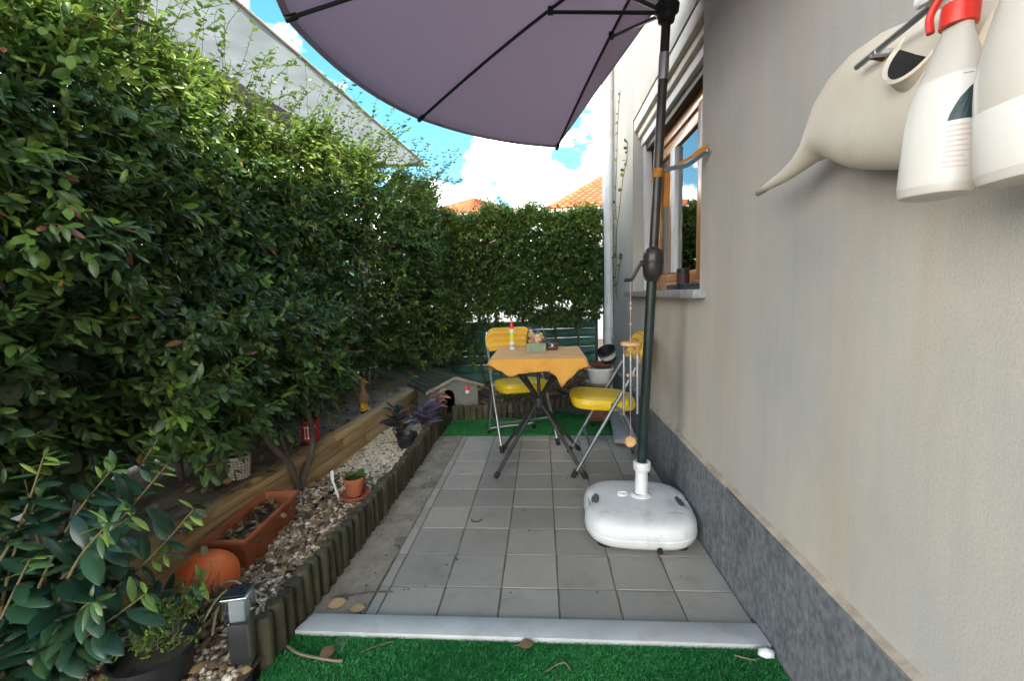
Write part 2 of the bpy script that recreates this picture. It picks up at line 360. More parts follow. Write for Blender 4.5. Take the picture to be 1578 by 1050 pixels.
M['drystem'] = mat('dry_stem', (0.16, 0.12, 0.075), (0.26, 0.20, 0.13), rough=0.9, scale=15)
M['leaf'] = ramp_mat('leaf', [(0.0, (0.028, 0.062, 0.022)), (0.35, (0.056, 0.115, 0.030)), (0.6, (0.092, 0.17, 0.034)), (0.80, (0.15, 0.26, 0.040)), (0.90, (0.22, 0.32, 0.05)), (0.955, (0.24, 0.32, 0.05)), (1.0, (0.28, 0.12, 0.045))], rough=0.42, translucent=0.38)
M['bigleaf'] = ramp_mat('shrub_leaf', [(0.0, (0.012, 0.040, 0.024)), (0.5, (0.028, 0.076, 0.040)), (0.8, (0.08, 0.16, 0.045)), (1.0, (0.26, 0.38, 0.07))], rough=0.33, translucent=0.18)
M['ivy'] = ramp_mat('ivy_leaf', [(0.0, (0.03, 0.055, 0.026)), (1.0, (0.085, 0.11, 0.055))], rough=0.5, translucent=0.15)
M['purple'] = ramp_mat('purple_leaf', [(0.0, (0.045, 0.045, 0.06)), (0.4, (0.12, 0.10, 0.16)), (0.7, (0.20, 0.16, 0.24)), (0.85, (0.33, 0.13, 0.10)), (1.0, (0.55, 0.20, 0.10))], rough=0.45, translucent=0.15)
M['dryleaf'] = ramp_mat('dry_leaf', [(0.0, (0.06, 0.035, 0.02)), (0.5, (0.20, 0.12, 0.06)), (1.0, (0.40, 0.28, 0.13))], rough=0.85, translucent=0.1)
M['pebble'] = ramp_mat('pebble', [(0.0, (0.10, 0.065, 0.05)), (0.3, (0.30, 0.21, 0.14)), (0.6, (0.54, 0.44, 0.31)), (1.0, (0.78, 0.71, 0.58))], rough=0.8, translucent=0, bump=0.3)
M['turf'] = ramp_mat('turf_blade', [(0.0, (0.008, 0.11, 0.022)), (0.5, (0.024, 0.235, 0.05)), (1.0, (0.085, 0.38, 0.10))], rough=0.55, translucent=0.15)
M['red'] = mat('red_paint', (0.45, 0.015, 0.012), (0.55, 0.025, 0.02), rough=0.4)
M['redcap'] = mat('red_plastic', (0.72, 0.035, 0.02), (0.80, 0.05, 0.03), rough=0.35)
M['white_paint'] = mat('white_paint', (0.68, 0.67, 0.64), (0.76, 0.75, 0.72), rough=0.6)
M['cream_plastic'] = mat('cream_plastic', (0.62, 0.55, 0.44), (0.69, 0.62, 0.51), rough=0.5, scale=5, bump=0.05, dirt=(0.40, 0.33, 0.25), dscale=6, dlo=0.6, dhi=0.95)
M['milky'] = mat('milky_plastic', (0.64, 0.58, 0.50), (0.70, 0.64, 0.56), rough=0.3, scale=4, trans=0.12, subs=0.2)
M['bottle_label'] = mat('bottle_label', (0.74, 0.69, 0.62), rough=0.4, var=0.03)
M['dark_teal'] = mat('dark_teal_print', (0.018, 0.045, 0.045), rough=0.4)
M['teal'] = mat('teal_print', (0.10, 0.15, 0.15), rough=0.4)
M['pink_print'] = mat('pink_print', (0.66, 0.53, 0.47), rough=0.5)
M['orange_strap'] = mat('orange_strap', (0.30, 0.11, 0.012), (0.42, 0.165, 0.02), rough=0.7, scale=30, bump=0.4, bscale=300)
M['blue_strap'] = mat('blue_strap', (0.03, 0.06, 0.08), (0.06, 0.095, 0.115), rough=0.7, scale=30, bump=0.4, bscale=300)
M['chime_wood'] = mat('chime_wood', (0.46, 0.24, 0.09), (0.60, 0.35, 0.16), rough=0.5, scale=14)
M['chime_metal'] = mat('chime_metal', (0.36, 0.38, 0.40), (0.46, 0.48, 0.50), rough=0.35, metal=0.9)
M['string'] = mat('string', (0.50, 0.36, 0.30), rough=0.9)
M['kennel'] = mat('kennel_board', (0.17, 0.18, 0.165), (0.235, 0.24, 0.22), rough=0.8, scale=7, stretch=(1, 1, 4), bump=0.3)
M['shingle'] = mat('roof_felt', (0.022, 0.038, 0.026), (0.05, 0.07, 0.05), rough=0.95, scale=18, bump=0.8, bscale=60, rvar=0.15)
M['fascia'] = mat('fascia', (0.22, 0.18, 0.15), (0.32, 0.27, 0.23), rough=0.8, scale=12)
M['black_void'] = mat('dark_inside', (0.015, 0.015, 0.015), rough=1.0)  # near-black paint for the shade inside pet house and can mouth
M['gourd'] = mat('gourd', (0.24, 0.13, 0.06), (0.36, 0.21, 0.10), rough=0.6, scale=14)
M['boot_yellow'] = mat('yellow_glaze', (0.62, 0.36, 0.015), (0.72, 0.45, 0.03), rough=0.3)
M['wicker'] = mat('wicker', (0.44, 0.39, 0.33), (0.58, 0.53, 0.46), rough=0.85, scale=30)
M['wicker_dark'] = mat('wicker_gap', (0.07, 0.06, 0.05), rough=0.9)
M['orange_ball'] = mat('orange_glaze', (0.58, 0.10, 0.022), (0.72, 0.17, 0.045), rough=0.5, scale=7, bump=0.15)
M['beige'] = mat('beige_plastic', (0.34, 0.31, 0.26), (0.42, 0.39, 0.33), rough=0.6)
M['slab'] = mat('grey_slab', (0.26, 0.26, 0.265), (0.34, 0.34, 0.345), rough=0.7, scale=12, bump=0.2)
M['greenbox'] = mat('sage_card', (0.22, 0.27, 0.16), (0.27, 0.32, 0.20), rough=0.7)
M['potpourri'] = mat('potpourri', (0.45, 0.28, 0.16), (0.62, 0.42, 0.24), rough=0.8, rvar=0.2)
M['pom_yellow'] = mat('pale_yellow', (0.66, 0.48, 0.12), (0.74, 0.56, 0.18), rough=0.7)
M['pom_pink'] = mat('dusty_pink', (0.48, 0.22, 0.20), (0.58, 0.32, 0.28), rough=0.7)
M['brownbox'] = mat('brown_lacquer', (0.055, 0.018, 0.008), (0.09, 0.032, 0.015), rough=0.3)
M['label_yellow'] = mat('label_yellow', (0.62, 0.56, 0.05), (0.70, 0.64, 0.08), rough=0.5)
M['solar'] = mat('solar_cell', (0.015, 0.018, 0.026), (0.03, 0.033, 0.045), rough=0.15, scale=30)
M['navy'] = mat('navy', (0.02, 0.035, 0.06), rough=0.5)

# ------------------------------------------------------------------ ground, floor, beds
def sheet(name, x0, x1, y0, y1, z, m, res=0.0, amp=0.0, parent=None, seed=1, skew=0.0):
    nx = max(1, int((x1 - x0) / res)) if res else 1; ny = max(1, int((y1 - y0) / res)) if res else 1
    r = np.random.default_rng(seed)
    xs = np.linspace(x0, x1, nx + 1); ys = np.linspace(y0, y1, ny + 1)
    X, Y = np.meshgrid(xs, ys)
    X = X + skew * Y
    Z = np.full_like(X, z)
    if amp:
        for k in range(6):
            fx, fy, p = r.uniform(2, 22), r.uniform(2, 22), r.uniform(0, 6.28)
            Z += amp / 3 * np.sin(X * fx + Y * fy * (1 if k % 2 else -1) + p)
        Z += r.normal(0, amp * 0.15, Z.shape)
    V = np.stack([X, Y, Z], -1).reshape(-1, 3)
    i = np.arange(ny)[:, None] * (nx + 1) + np.arange(nx)[None]
    F = np.stack([i, i + 1, i + nx + 2, i + nx + 1], -1).reshape(-1, 4)
    off = np.array(WL[parent.name]) if parent else 0
    o = link_mesh(name, np_mesh(name, V - off, F, m), parent)
    if parent is None: o['kind'] = 'structure'
    return o

sheet('ground', -150, 150, -150, 150, -0.06, M['soil'])
floor = sheet('patio_floor', -0.30, 1.30, -0.24, 1.705, -0.0035, M['grout'])
floor.data.materials[0] = M['grout']
tile_meshes = {}
def tile(w, d):
    key = (round(w, 3), round(d, 3))
    if key not in tile_meshes:
        b = MB(); b.bb((0, 0, -0.012), (w, d, 0))
        o = b.build('tile', M['tile'], None, bevel=0.0018, seg=1)
        me = o.data; bpy.data.objects.remove(o); tile_meshes[key] = me
    return tile_meshes[key]
G = 0.0056
for r_ in range(-1, 9):
    y0 = r_ * 0.2; y1 = min(y0 + 0.2, 1.70)
    for c_ in range(-1, 6):
        if c_ < 0: x0, x1 = -0.040, 0.0
        else: x0, x1 = c_ * 0.2, min(c_ * 0.2 + 0.2, 1.196)
        o = bpy.data.objects.new('tile', tile(x1 - x0 - G, y1 - y0 - G)); COL.objects.link(o)
        o.parent = floor; o.location = (x0 + G / 2, y0 + G / 2, rnd.uniform(-0.0006, 0.0006))
        o.rotation_euler = (R(rnd.uniform(-.12, .12)), R(rnd.uniform(-.12, .12)), R(rnd.uniform(-.12, .12)))
sheet('concrete_strip', -0.26, -0.043, -0.30, 1.70, 0.0005, M['concrete'], 0.02, 0.004, parent=floor, seed=5)
# beds
def bedz(x, y): return 0.075 + 0.02 * math.sin(3 * y + 1) + 0.012 * math.sin(9 * y + 7 * x)
sheet('planting_bed', -0.80, -0.235, -1.2, 2.6, 0.045, M['soil'], 0.025, 0.012, seed=3)
sheet('raised_bed', -1.9, -0.745, -1.2, 3.6, 0.240, M['ledge'], 0.03, 0.008, seed=4, skew=0.07)
sheet('back_bed', -0.62, 1.25, 2.13, 4.2, 0.05, M['soil'], 0.03, 0.012, seed=9)

def turf(name, x0, x1, y0, y1, z, n, label, seed, poly=None):
    r = np.random.default_rng(seed)
    root = thing(name, label, 'artificial grass', ((x0 + x1) / 2, (y0 + y1) / 2, z)); root['kind'] = 'stuff'
    b = MB(); b.bb((x0, y0, z - 0.008), (x1, y1, z + 0.001)); b.build('backing', M['turf_base'], root)
    P = np.stack([r.uniform(x0, x1, n), r.uniform(y0, y1, n), np.full(n, z)], 1)
    a = r.uniform(0, 6.28, n); h = r.uniform(0.006, 0.013, n); w = 0.0016
    lean = r.normal(0, 0.005, (n, 2)) + np.array([0.002, -0.002])
    side = np.stack([np.cos(a) * w, np.sin(a) * w, np.zeros(n)], 1)
    tip = P + np.stack([lean[:, 0], lean[:, 1], h], 1)
    V = np.stack([P - side, P + side, tip], 1).reshape(-1, 3)
    F = np.arange(3 * n).reshape(-1, 3)
    patch = 0.5 + 0.25 * np.sin(P[:, 0] * 9 + 2 * np.sin(P[:, 1] * 7)) * np.cos(P[:, 1] * 8)
    t = np.clip(patch + r.normal(0, .25, n), 0, 1)
    o = link_mesh('pile', np_mesh('pile', V - np.array(WL[root.name]), F, M['turf'], False, {'tint': np.repeat(t, 3)}), root); o['kind'] = 'stuff'
    return root
turf('turf_mat', -0.235, 1.194, -0.95, -0.226, 0.0, 95000, 'green artificial grass mat in front of the white threshold', 21)
turf('turf_mat', -0.20, 1.194, 1.706, 2.42, 0.004, 42000, 'green artificial grass strip behind the tiles below the table', 22)

sl = MB(); sl.add([(-0.225, -0.243, 0.0), (1.196, -0.252, 0.0), (1.193, -0.168, 0.0), (-0.198, -0.166, 0.0),
                   (-0.225, -0.243, 0.018), (1.196, -0.252, 0.018), (1.193, -0.168, 0.018), (-0.198, -0.166, 0.018)],
                  [(0, 3, 2, 1), (4, 5, 6, 7), (0, 1, 5, 4), (1, 2, 6, 5), (2, 3, 7, 6), (3, 0, 4, 7)])
o = sl.build('threshold_slab', M['marble'], None, bevel=0.002)
tag(o, 'long white marble threshold strip between tiles and near green mat', 'threshold')

# ------------------------------------------------------------------ house: wall, plinth, window
WX = 1.215; HT = 4.65; Y0, Y1 = -4.5, 3.35  # wall height out of view set so sun reaches only the upper hedge
WY0, WY1, WZ0, WZ1 = 0.43, 1.78, 1.035, 2.20
house = thing('house', 'house with pale plastered wall and grey stone plinth along the right', 'house', (WX, 0, 0))
def wall_front():
    ys = [Y0, WY0, WY1, Y1]; zs = [-0.05, WZ0, WZ1, HT]; b = MB()
    for i in range(3):
        for j in range(3):
            if i == 1 and j == 1: continue
            b.add([(WX, ys[i], zs[j]), (WX, ys[i + 1], zs[j]), (WX, ys[i + 1], zs[j + 1]), (WX, ys[i], zs[j + 1])], [(0, 1, 2, 3)])
    D = 1.50
    for a, c in (((WY0, WZ0), (WY1, WZ0)), ((WY1, WZ0), (WY1, WZ1)), ((WY1, WZ1), (WY0, WZ1)), ((WY0, WZ1), (WY0, WZ0))):
        b.add([(WX, *a), (WX, *c), (D, *c), (D, *a)], [(0, 1, 2, 3)])
    # inner leaf, ends and top so that the wall is solid
    for i in range(3):
        for j in range(3):
            if i == 1 and j == 1: continue
            b.add([(D, ys[i], zs[j]), (D, ys[i + 1], zs[j]), (D, ys[i + 1], zs[j + 1]), (D, ys[i], zs[j + 1])], [(3, 2, 1, 0)])
    b.add([(WX, Y1, zs[0]), (D, Y1, zs[0]), (D, Y1, HT), (WX, Y1, HT)], [(0, 1, 2, 3)])
    b.add([(WX, Y0, zs[0]), (D, Y0, zs[0]), (D, Y0, HT), (WX, Y0, HT)], [(3, 2, 1, 0)])
    b.add([(WX, Y0, HT), (D, Y0, HT), (D, Y1, HT), (WX, Y1, HT)], [(0, 1, 2, 3)])
    return b.build('wall', M['plaster'], house)
wall = wall_front()
b = MB(); b.bb((1.5, Y1 - 0.3, -0.05), (8, Y1 - 0.004, HT)); b.bb((1.5, Y0 + 0.004, -0.05), (8, Y0 + 0.3, HT)); b.bb((7.7, Y0 + 0.3, -0.05), (8, Y1 - 0.3, HT)); b.build('back_wall', M['plaster'], house)
b = MB(); b.bb((1.22, Y0 - 0.1, HT + 0.002), (8.1, Y1 + 0.02, HT + 0.12)); b.build('roof', M['roof'], house)
# room behind the window
b = MB()
b.bb((3.6, -0.6, 0.2), (3.65, 2.6, 2.6)); b.bb((1.51, -0.65, 0.2), (3.6, -0.6, 2.6)); b.bb((1.51, 2.6, 0.2), (3.6, 2.65, 2.6)); b.bb((1.51, -0.65, 0.15), (3.65, 2.65, 0.2))
b.build('room', M['room'], house)
b = MB()
for k in range(14): b.bb((1.51, -0.65 + k * 0.235, 2.6), (3.65, -0.65 + k * 0.235 + 0.228, 2.63))
b.build('room_ceiling', M['pine'], house)
# plinth of stone slabs
yj = [-4.5, -3.4, -2.3, -1.2, 0.09, 1.22, 2.3, 3.35]
for k in range(len(yj) - 1):
    b = MB(); b.bb((1.196, yj[k] + 0.0015, -0.05), (WX + 0.004, yj[k + 1] - 0.0015, 0.335 + rnd.uniform(-.002, .002)))
    b.build('plinth_slab', M['plinth'], house, bevel=0.003, seg=1)
# rough mortar bead on the plinth
pts = []; n = 260
b = MB(); V = []; F = []
for i in range(n + 1):
    y = Y0 + (Y1 - Y0) * i / n
    w1 = 0.012 + 0.001 * math.sin(y * 9); h1 = 0.011 + .0012 * math.sin(y * 13) + rnd.uniform(-0.0008, 0.0008)
    V += [(1.199, y, 0.333), (1.203 - w1 * 0.2, y, 0.333 + h1 * 0.55), (WX + 0.001, y, 0.335 + h1 * 1.3)]
    if i: 
        a = 3 * (i - 1); F += [(a, a + 3, a + 4, a + 1), (a + 1, a + 4, a + 5, a + 2)]
b.add(V, F); b.build('mortar_bead', M['mortar'], house, smooth=True)

# window: stepped head, shutter guide, pine frame, panes
win_root = MB()
win_root.bb((1.285, WY1 - 0.045, WZ0 + 0.002), (1.335, WY1 - 0.002, WZ1 - 0.002))
win = win_root.build('window', M['offwhite'], house, bevel=0.002)
for (x0, x1, z0, z1, mm) in ((1.222, 1.262, -.075, -.003, 'cream'), (1.248, 1.292, -.120, -.079, 'cream'), (1.270, 1.318, -.175, -.124, 'offwhite'), (1.296, 1.34, -.215, -.179, 'darkwood')):
    b = MB(); b.bb((x0, WY0 + .004, WZ1 + z0), (x1, WY1 - .004, WZ1 + z1)); b.build('head_moulding', M[mm], win, bevel=0.003)
FX0, FX1 = 1.345, 1.40
def frame_part(y0, y1, z0, z1, x0=FX0, x1=FX1, m='pine', nm='frame_rail', bv=0.004):
    b = MB(); b.bb((x0, y0, z0), (x1, y1, z1)); return b.build(nm, M[m], win, bevel=bv)
zt = WZ1 - 0.20
frame_part(WY1 - 0.075, WY1 - 0.004, WZ0 + 0.002, zt, nm='frame_stile'); frame_part(WY0 + 0.004, WY0 + 0.075, WZ0 + 0.002, zt, nm='frame_stile')
frame_part(WY0 + 0.077, WY1 - 0.077, WZ0 + 0.002, WZ0 + 0.05); frame_part(WY0 + 0.077, WY1 - 0.077, zt - 0.07, zt)
frame_part(0.745, 0.83, WZ0 + 0.052, zt - 0.072, x0=1.332, nm='mullion')
# fixed sashes
for (a, c, mm) in ((0.832, 1.70, 'offwhite'), (WY0 + 0.08, 0.743, 'pine')):
    z0, z1 = WZ0 + 0.053, zt - 0.073
    frame_part(c - 0.055, c - 0.002, z0, z1, 1.36, 1.395, 'pine', 'sash_stile', 0.003); frame_part(a + 0.002, a + 0.055, z0, z1, 1.36, 1.395, 'pine', 'sash_stile', 0.003)
    frame_part(a + 0.057, c - 0.057, z0, z0 + 0.05, 1.36, 1.395, 'pine', 'sash_rail', 0.003); frame_part(a + 0.057, c - 0.057, z1 - 0.06, z1, 1.36, 1.395, 'pine', 'sash_rail', 0.003)
    frame_part(a + 0.055, c - 0.055, z0 + 0.048, z1 - 0.058, 1.376, 1.382, 'glass', 'pane', 0)
frame_part(1.27, 1.335, WZ0 + 0.105, zt - 0.135, 1.352, 1.398, 'offwhite', 'sash_stile', 0.003)
frame_part(1.338, 1.372, WZ0 + 0.105, zt - 0.135, 1.352, 1.398, 'pine', 'sash_stile', 0.003)
b = MB(); b.bb((1.165, 0.36, 0.998), (1.345, 1.84, 1.033)); b.build('sill', M['sill'], win, bevel=0.004)

# things on the sill
o = thing('candle_jar', 'black glass candle jar standing on the window sill', 'jar', (1.262, 0.80, 1.0335))
b = MB(); b.lathe([(0, 0), (0.027, 0), (0.030, 0.004), (0.030, 0.103), (0.027, 0.106), (0.026, 0.104), (0.026, 0.02), (0, 0.02)], WL[o.name], 24); b.build('body', M['black_plastic'], o, smooth=True)
b = MB(); b.lathe([(0.0305, 0.03), (0.0308, 0.03), (0.0308, 0.08), (0.0305, 0.08)], WL[o.name], 24); b.build('paper_label', mat('jar_label', (0.06, 0.025, 0.025), rough=.6), o, smooth=True)
o = thing('sill_tray', 'low dark blue tray lying on the window sill', 'tray', (1.29, 0.66, 1.0335))
b = MB(); b.bb((1.25, 0.50, 1.0335), (1.335, 1.05, 1.048)); b.build('base', M['navy'], o, bevel=0.004)
b = MB()
for a, c in (((1.25, .5), (1.258, 1.05)), ((1.327, .5), (1.335, 1.05)), ((1.258, .5), (1.327, .508)), ((1.258, 1.042), (1.327, 1.05))): b.bb((*a, 1.049), (*c, 1.062))
b.build('rim', M['navy'], o, bevel=0.002)

# downpipe
dp = thing('downpipe', 'round off-white rain downpipe running up the far end of the wall', 'downpipe', (1.168, 2.60, 0))
b = MB(); b.tube([(1.168, 2.60, 0.0), (1.168, 2.60, 4.63)], 0.041, 20); b.build('pipe', M['pipe'], dp, smooth=True)
for z in (0.62, 1.62, 2.75):
    b = MB(); b.tube([(1.168, 2.60, z), (1.168, 2.60, z + 0.025)], 0.0445, 20); b.bb((1.19, 2.593, z + .003), (1.218, 2.607, z + .022)); b.build('bracket', M['pipe'], dp, smooth=True)

# ------------------------------------------------------------------ leaves
LT = np.array([[0, 0, 0], [.22, .34, -.02], [.22, 0, .05], [.22, -.34, -.02], [.58, .44, -.05], [.58, 0, .045], [.58, -.44, -.05], [.84, .23, -.075], [.84, 0, -.02], [.84, -.23, -.075], [1, 0, -.09]], float)
LF = np.array([[0, 2, 1], [0, 3, 2], [1, 2, 5], [1, 5, 4], [2, 3, 6], [2, 6, 5], [4, 5, 8], [4, 8, 7], [5, 6, 9], [5, 9, 8], [7, 8, 10], [8, 9, 10]])
def hi_leaf():
    st = (.08, .20, .36, .54, .72, .87, .95); wd = (.16, .31, .42, .44, .36, .21, .10)
    V = [[0, 0, 0]]
    for t, w in zip(st, wd):
        dz = .06 * math.sin(t * 3.0) - .10 * t * t
        V += [[t, w, dz - .10 * w], [t, 0, dz + .012], [t, -w, dz - .10 * w]]
    V.append([1, 0, -.10]); F = [[0, 2, 1], [0, 3, 2]]; k = len(st)
    for i in range(k - 1):
        a = 1 + 3 * i; F += [[a, a + 1, a + 4], [a, a + 4, a + 3], [a + 1, a + 2, a + 5], [a + 1, a + 5, a + 4]]
    a = 1 + 3 * (k - 1); F += [[a, a + 1, a + 3], [a + 1, a + 2, a + 3]]
    return np.array(V, float), np.array(F)
HT_, HF_ = hi_leaf()
def norm(a): return a / np.maximum(np.linalg.norm(a, axis=1, keepdims=True), 1e-9)
def leaf_arrays(P, D, Nn, Ln, W, curl=1.0, LT=LT, LF=LF):
    D = norm(D); S = norm(np.cross(Nn, D)); Nn = np.cross(D, S)
    L1 = Ln[:, None, None]
    V = P[:, None, :] + L1 * (LT[None, :, 0:1] * D[:, None, :] + LT[None, :, 1:2] * (W[:, None, None]) * S[:, None, :] + LT[None, :, 2:3] * curl * Nn[:, None, :])
    n = len(P)
    F = (LF[None] + (np.arange(n) * len(LT))[:, None, None]).reshape(-1, 3)
    return V.reshape(-1, 3), F
def sprigs(B, A, Ls, k, leaf_len, leaf_w, r, droop=0.35, spread=0.95):
    """k leaf pairs along each twig; returns leaf arrays P,D,N,L,W and twig ends"""
    n = len(B); A = norm(A)
    ref = np.where(np.abs(A[:, 2:3]) < 0.9, np.array([[0, 0, 1.]]), np.array([[1., 0, 0]]))
    U = norm(np.cross(A, ref)); Wd = np.cross(A, U)
    Ps, Ds, Ns, Lns, Ws, own = [], [], [], [], [], []
    for j in range(k):
        t = 0.18 + 0.82 * j / max(1, k - 1)
        ph = (j % 2) * math.pi / 2 + r.normal(0, .35, n)
        for s in (1, -1):
            rad = s * (np.cos(ph)[:, None] * U + np.sin(ph)[:, None] * Wd)
            sp = spread * (1.0 - 0.35 * t) + r.normal(0, .15, n)
            d = A * np.cos(sp)[:, None] + rad * np.sin(sp)[:, None] + np.array([0, 0, -droop]) + r.normal(0, .18, (n, 3))
            nn = A * 0.7 + np.array([0, 0, .75]) + r.normal(0, .45, (n, 3))
            Ps.append(B + A * (Ls * t)[:, None] + r.normal(0, .003, (n, 3))); Ds.append(d); Ns.append(nn)
            Lns.append(leaf_len * r.uniform(.5, 1.28, n) * (1.0 - 0.25 * t)); Ws.append(leaf_w * r.uniform(.8, 1.2, n)); own.append(np.arange(n))
    return [np.concatenate(x) for x in (Ps, Ds, Ns, Lns, Ws, own)]
def twigs_mesh(B, E, rad):
    n = len(B); D = norm(E - B); ref = np.where(np.abs(D[:, 2:3]) < 0.9, np.array([[0, 0, 1.]]), np.array([[1., 0, 0]]))
    U = norm(np.cross(D, ref)); W = np.cross(D, U); V = []
    for P, rr in ((B, rad), (E, rad * .5)):
        for a in (0, 2.094, 4.189): V.append(P + rr * (math.cos(a) * U + math.sin(a) * W))
    V = np.stack(V, 1).reshape(-1, 3)
    T = np.array([[0, 1, 4, 3], [1, 2, 5, 4], [2, 0, 3, 5]])
    return V, (T[None] + (np.arange(n) * 6)[:, None, None]).reshape(-1, 4)

leaf_templates = {}
def leaf_object(parent, material, key, P, D, Nn, ln, w, tint):
    """one leaf as its own object; mesh shared between leaves of about the same tint"""
    q = (key, round(tint * 12) / 12, round(w * 12) / 12)
    if q not in leaf_templates:
        V, F = leaf_arrays(np.zeros((1, 3)), np.array([[1., 0, 0]]), np.array([[0, 0, 1.]]), np.ones(1), np.array([q[2]]), 1.0, HT_, HF_)
        leaf_templates[q] = np_mesh('leaf', V, F, material, True, {'tint': np.full(len(V), q[1])})
    o = bpy.data.objects.new('leaf', leaf_templates[q]); COL.objects.link(o); o.parent = parent
    d = Vector(D).normalized(); s = Vector(Nn).cross(d).normalized(); n = d.cross(s)
    m = Matrix.Identity(4)
    for i in range(3): m[i][0], m[i][1], m[i][2] = d[i] * ln, s[i] * ln, n[i] * ln
    m.translation = Vector(P) - WL[parent.name]
    o.matrix_local = m
    return o

CAM = np.array([0.561, -1.466, 1.0325])
def finish_foliage(root, arrs, tint, material, n_single, key, smooth=True, nm='foliage'):
    P, D, Nn, Ln, W, own = arrs
    dep = np.linalg.norm(P - CAM, axis=1); score = Ln / dep
    cand = np.zeros(len(P), bool)
    if n_single:
        fwd = np.array(fw); rgt = np.array(rt); upv = np.array(up); rel = P - CAM
        z = rel @ fwd; u = (rel @ rgt) / z; v = (rel @ upv) / z
        vis = (z > .1) & (np.abs(u) < 1.14) & (np.abs(v) < .76)
        depth_in = finish_foliage.front(P) if finish_foliage.front else np.zeros(len(P))
        sc = np.where(vis, score, 0) * np.exp(-depth_in * 25)
        cand[np.argsort(-sc)[:n_single]] = True
        for i in np.nonzero(cand)[0]: leaf_object(root, material, key, P[i], D[i], Nn[i], float(Ln[i]), float(W[i]), float(tint[i]))
    k = ~cand
    if k.any():
        V, F = leaf_arrays(P[k], D[k], Nn[k], Ln[k], W[k])
        o = link_mesh(nm, np_mesh(nm, V - np.array(WL[root.name]), F, material, smooth, {'tint': np.repeat(tint[k], len(LT))}), root); o['kind'] = 'stuff'
finish_foliage.front = None

# left hedge -------------------------------------------------------
def hx(y, z):      # front surface of the left hedge
    return (-0.76 + 0.07 * np.sin(2.3 * y + 1.7 * z) + 0.05 * np.sin(5.1 * y - 3.3 * z + 1) + 0.035 * np.sin(11 * y + 9 * z)
            - 0.12 * np.clip((1.0 - z) / 0.6, 0, 1) * np.clip(0.6 - y, 0, 1) - 0.18 * np.clip(z - 1.5, 0, 1) + 0.42 * np.clip(y - 1.8, 0, 1))
def htop(y): return 2.02 + 0.05 * np.sin(4 * y) + 0.05 * np.sin(9 * y + 1) + 0.04 * y - 0.10 * np.clip(y - 2.2, 0, 1)
hedge = thing('hedge', 'tall dense evergreen hedge along the left side', 'hedge', (-1.1, 1.3, 0.245))
r = np.random.default_rng(5)
n = 8200
yy = r.uniform(-1.1, 3.5, n); zz = 0.30 + (htop(yy) - 0.30) * r.uniform(0, 1, n) ** 0.72
zmin = np.where(yy < 1.0, 0.52 - 0.08 * yy, 0.43) + 0.06 * np.sin(7 * yy); zz = np.maximum(zz, zmin + r.uniform(0, .35, n) * (zz < zmin))
dep = r.exponential(0.12, n)
B = np.stack([hx(yy, zz) - 0.10 - dep, yy, zz], 1)
A = np.stack([r.uniform(.5, 1.0, n), r.normal(-.05, .5, n), r.normal(.05, .55, n)], 1)
topm = zz > htop(yy) - 0.25; A[topm, 2] += 0.7
fx = 1100                                  # second layer that closes the upper part
yy[-fx:] = r.uniform(-.6, 2.2, fx); zz[-fx:] = r.uniform(1.35, 1.98, fx); B[-fx:] = np.stack([hx(yy[-fx:], zz[-fx:]) - r.uniform(.15, .34, fx), yy[-fx:], zz[-fx:]], 1)
m_x = 420                                  # overhanging sprays that hide the tops of the old trunk
yy[:m_x] = r.uniform(-.1, 1.1, m_x); zz[:m_x] = r.uniform(.50, 1.0, m_x); B[:m_x] = np.stack([r.uniform(-.84, -.64, m_x), yy[:m_x], zz[:m_x]], 1); A[:m_x, 2] -= .25
Ls = r.uniform(.09, .18, n)
arrs = sprigs(B, A, Ls, 6, 0.059, 0.46, r)
age_sun_tone = np.clip(0.38 + 0.20 * r.normal(0, 1, n) + 0.20 * (zz > htop(yy) - 0.25) + 0.26 * np.clip((zz - 1.25) / .8, 0, 1) , 0.02, .86)  # young growth at the top, plus sunlit yellow-green painted in by height
tint = np.clip(age_sun_tone[arrs[5]] + r.normal(0, .12, len(arrs[5])), 0.0, 0.93)
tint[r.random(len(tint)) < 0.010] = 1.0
finish_foliage.front = lambda P: np.clip(hx(P[:, 1], P[:, 2]) - P[:, 0], 0, 1)
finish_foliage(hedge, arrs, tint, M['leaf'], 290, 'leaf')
# larger dull ivy leaves deeper in the shade low down
n = 330
yy = r.uniform(-1.0, 0.30, n); zz = r.uniform(.46, 0.95, n)
P = np.stack([hx(yy, zz) - 0.08 - r.exponential(.05, n), yy, zz], 1)
D = np.stack([r.uniform(0, .6, n), r.normal(0, .6, n), r.uniform(-1, -.1, n)], 1); Nn = np.stack([np.ones(n), r.normal(0, .4, n), r.uniform(0, .8, n)], 1)
V, F = leaf_arrays(P, D, Nn, r.uniform(.06, .095, n), r.uniform(.9, 1.25, n), .6, HT_, HF_)
o = link_mesh('ivy', np_mesh('ivy', V - np.array(WL[hedge.name]), F, M['ivy'], True, {'tint': np.repeat(r.random(n), len(HT_))}), hedge); o['kind'] = 'stuff'
# twigs and stems
Vt, Ft = twigs_mesh(B, B + norm(A) * Ls[:, None], 0.0016)
o = link_mesh('twigs', np_mesh('twigs', Vt - np.array(WL[hedge.name]), Ft, M['stem']), hedge); o['kind'] = 'stuff'
for k in range(17):
    y = -1.0 + k * 0.27 + rnd.uniform(-.08, .08); x = -1.06 + rnd.uniform(-.08, .05)
    pts = [(x, y, .24), (x + rnd.uniform(-.06, .06), y + rnd.uniform(-.1, .1), .7), (x + rnd.uniform(-.06, .1), y + rnd.uniform(-.15, .15), 1.25), (x + rnd.uniform(-.05, .1), y + rnd.uniform(-.2, .2), 1.85)]
    b = MB(); b.tube(spline(pts, 5), [0.016 - 0.0008 * i for i in range(16)], 7); b.build('stem', M['bark'], hedge, smooth=True)
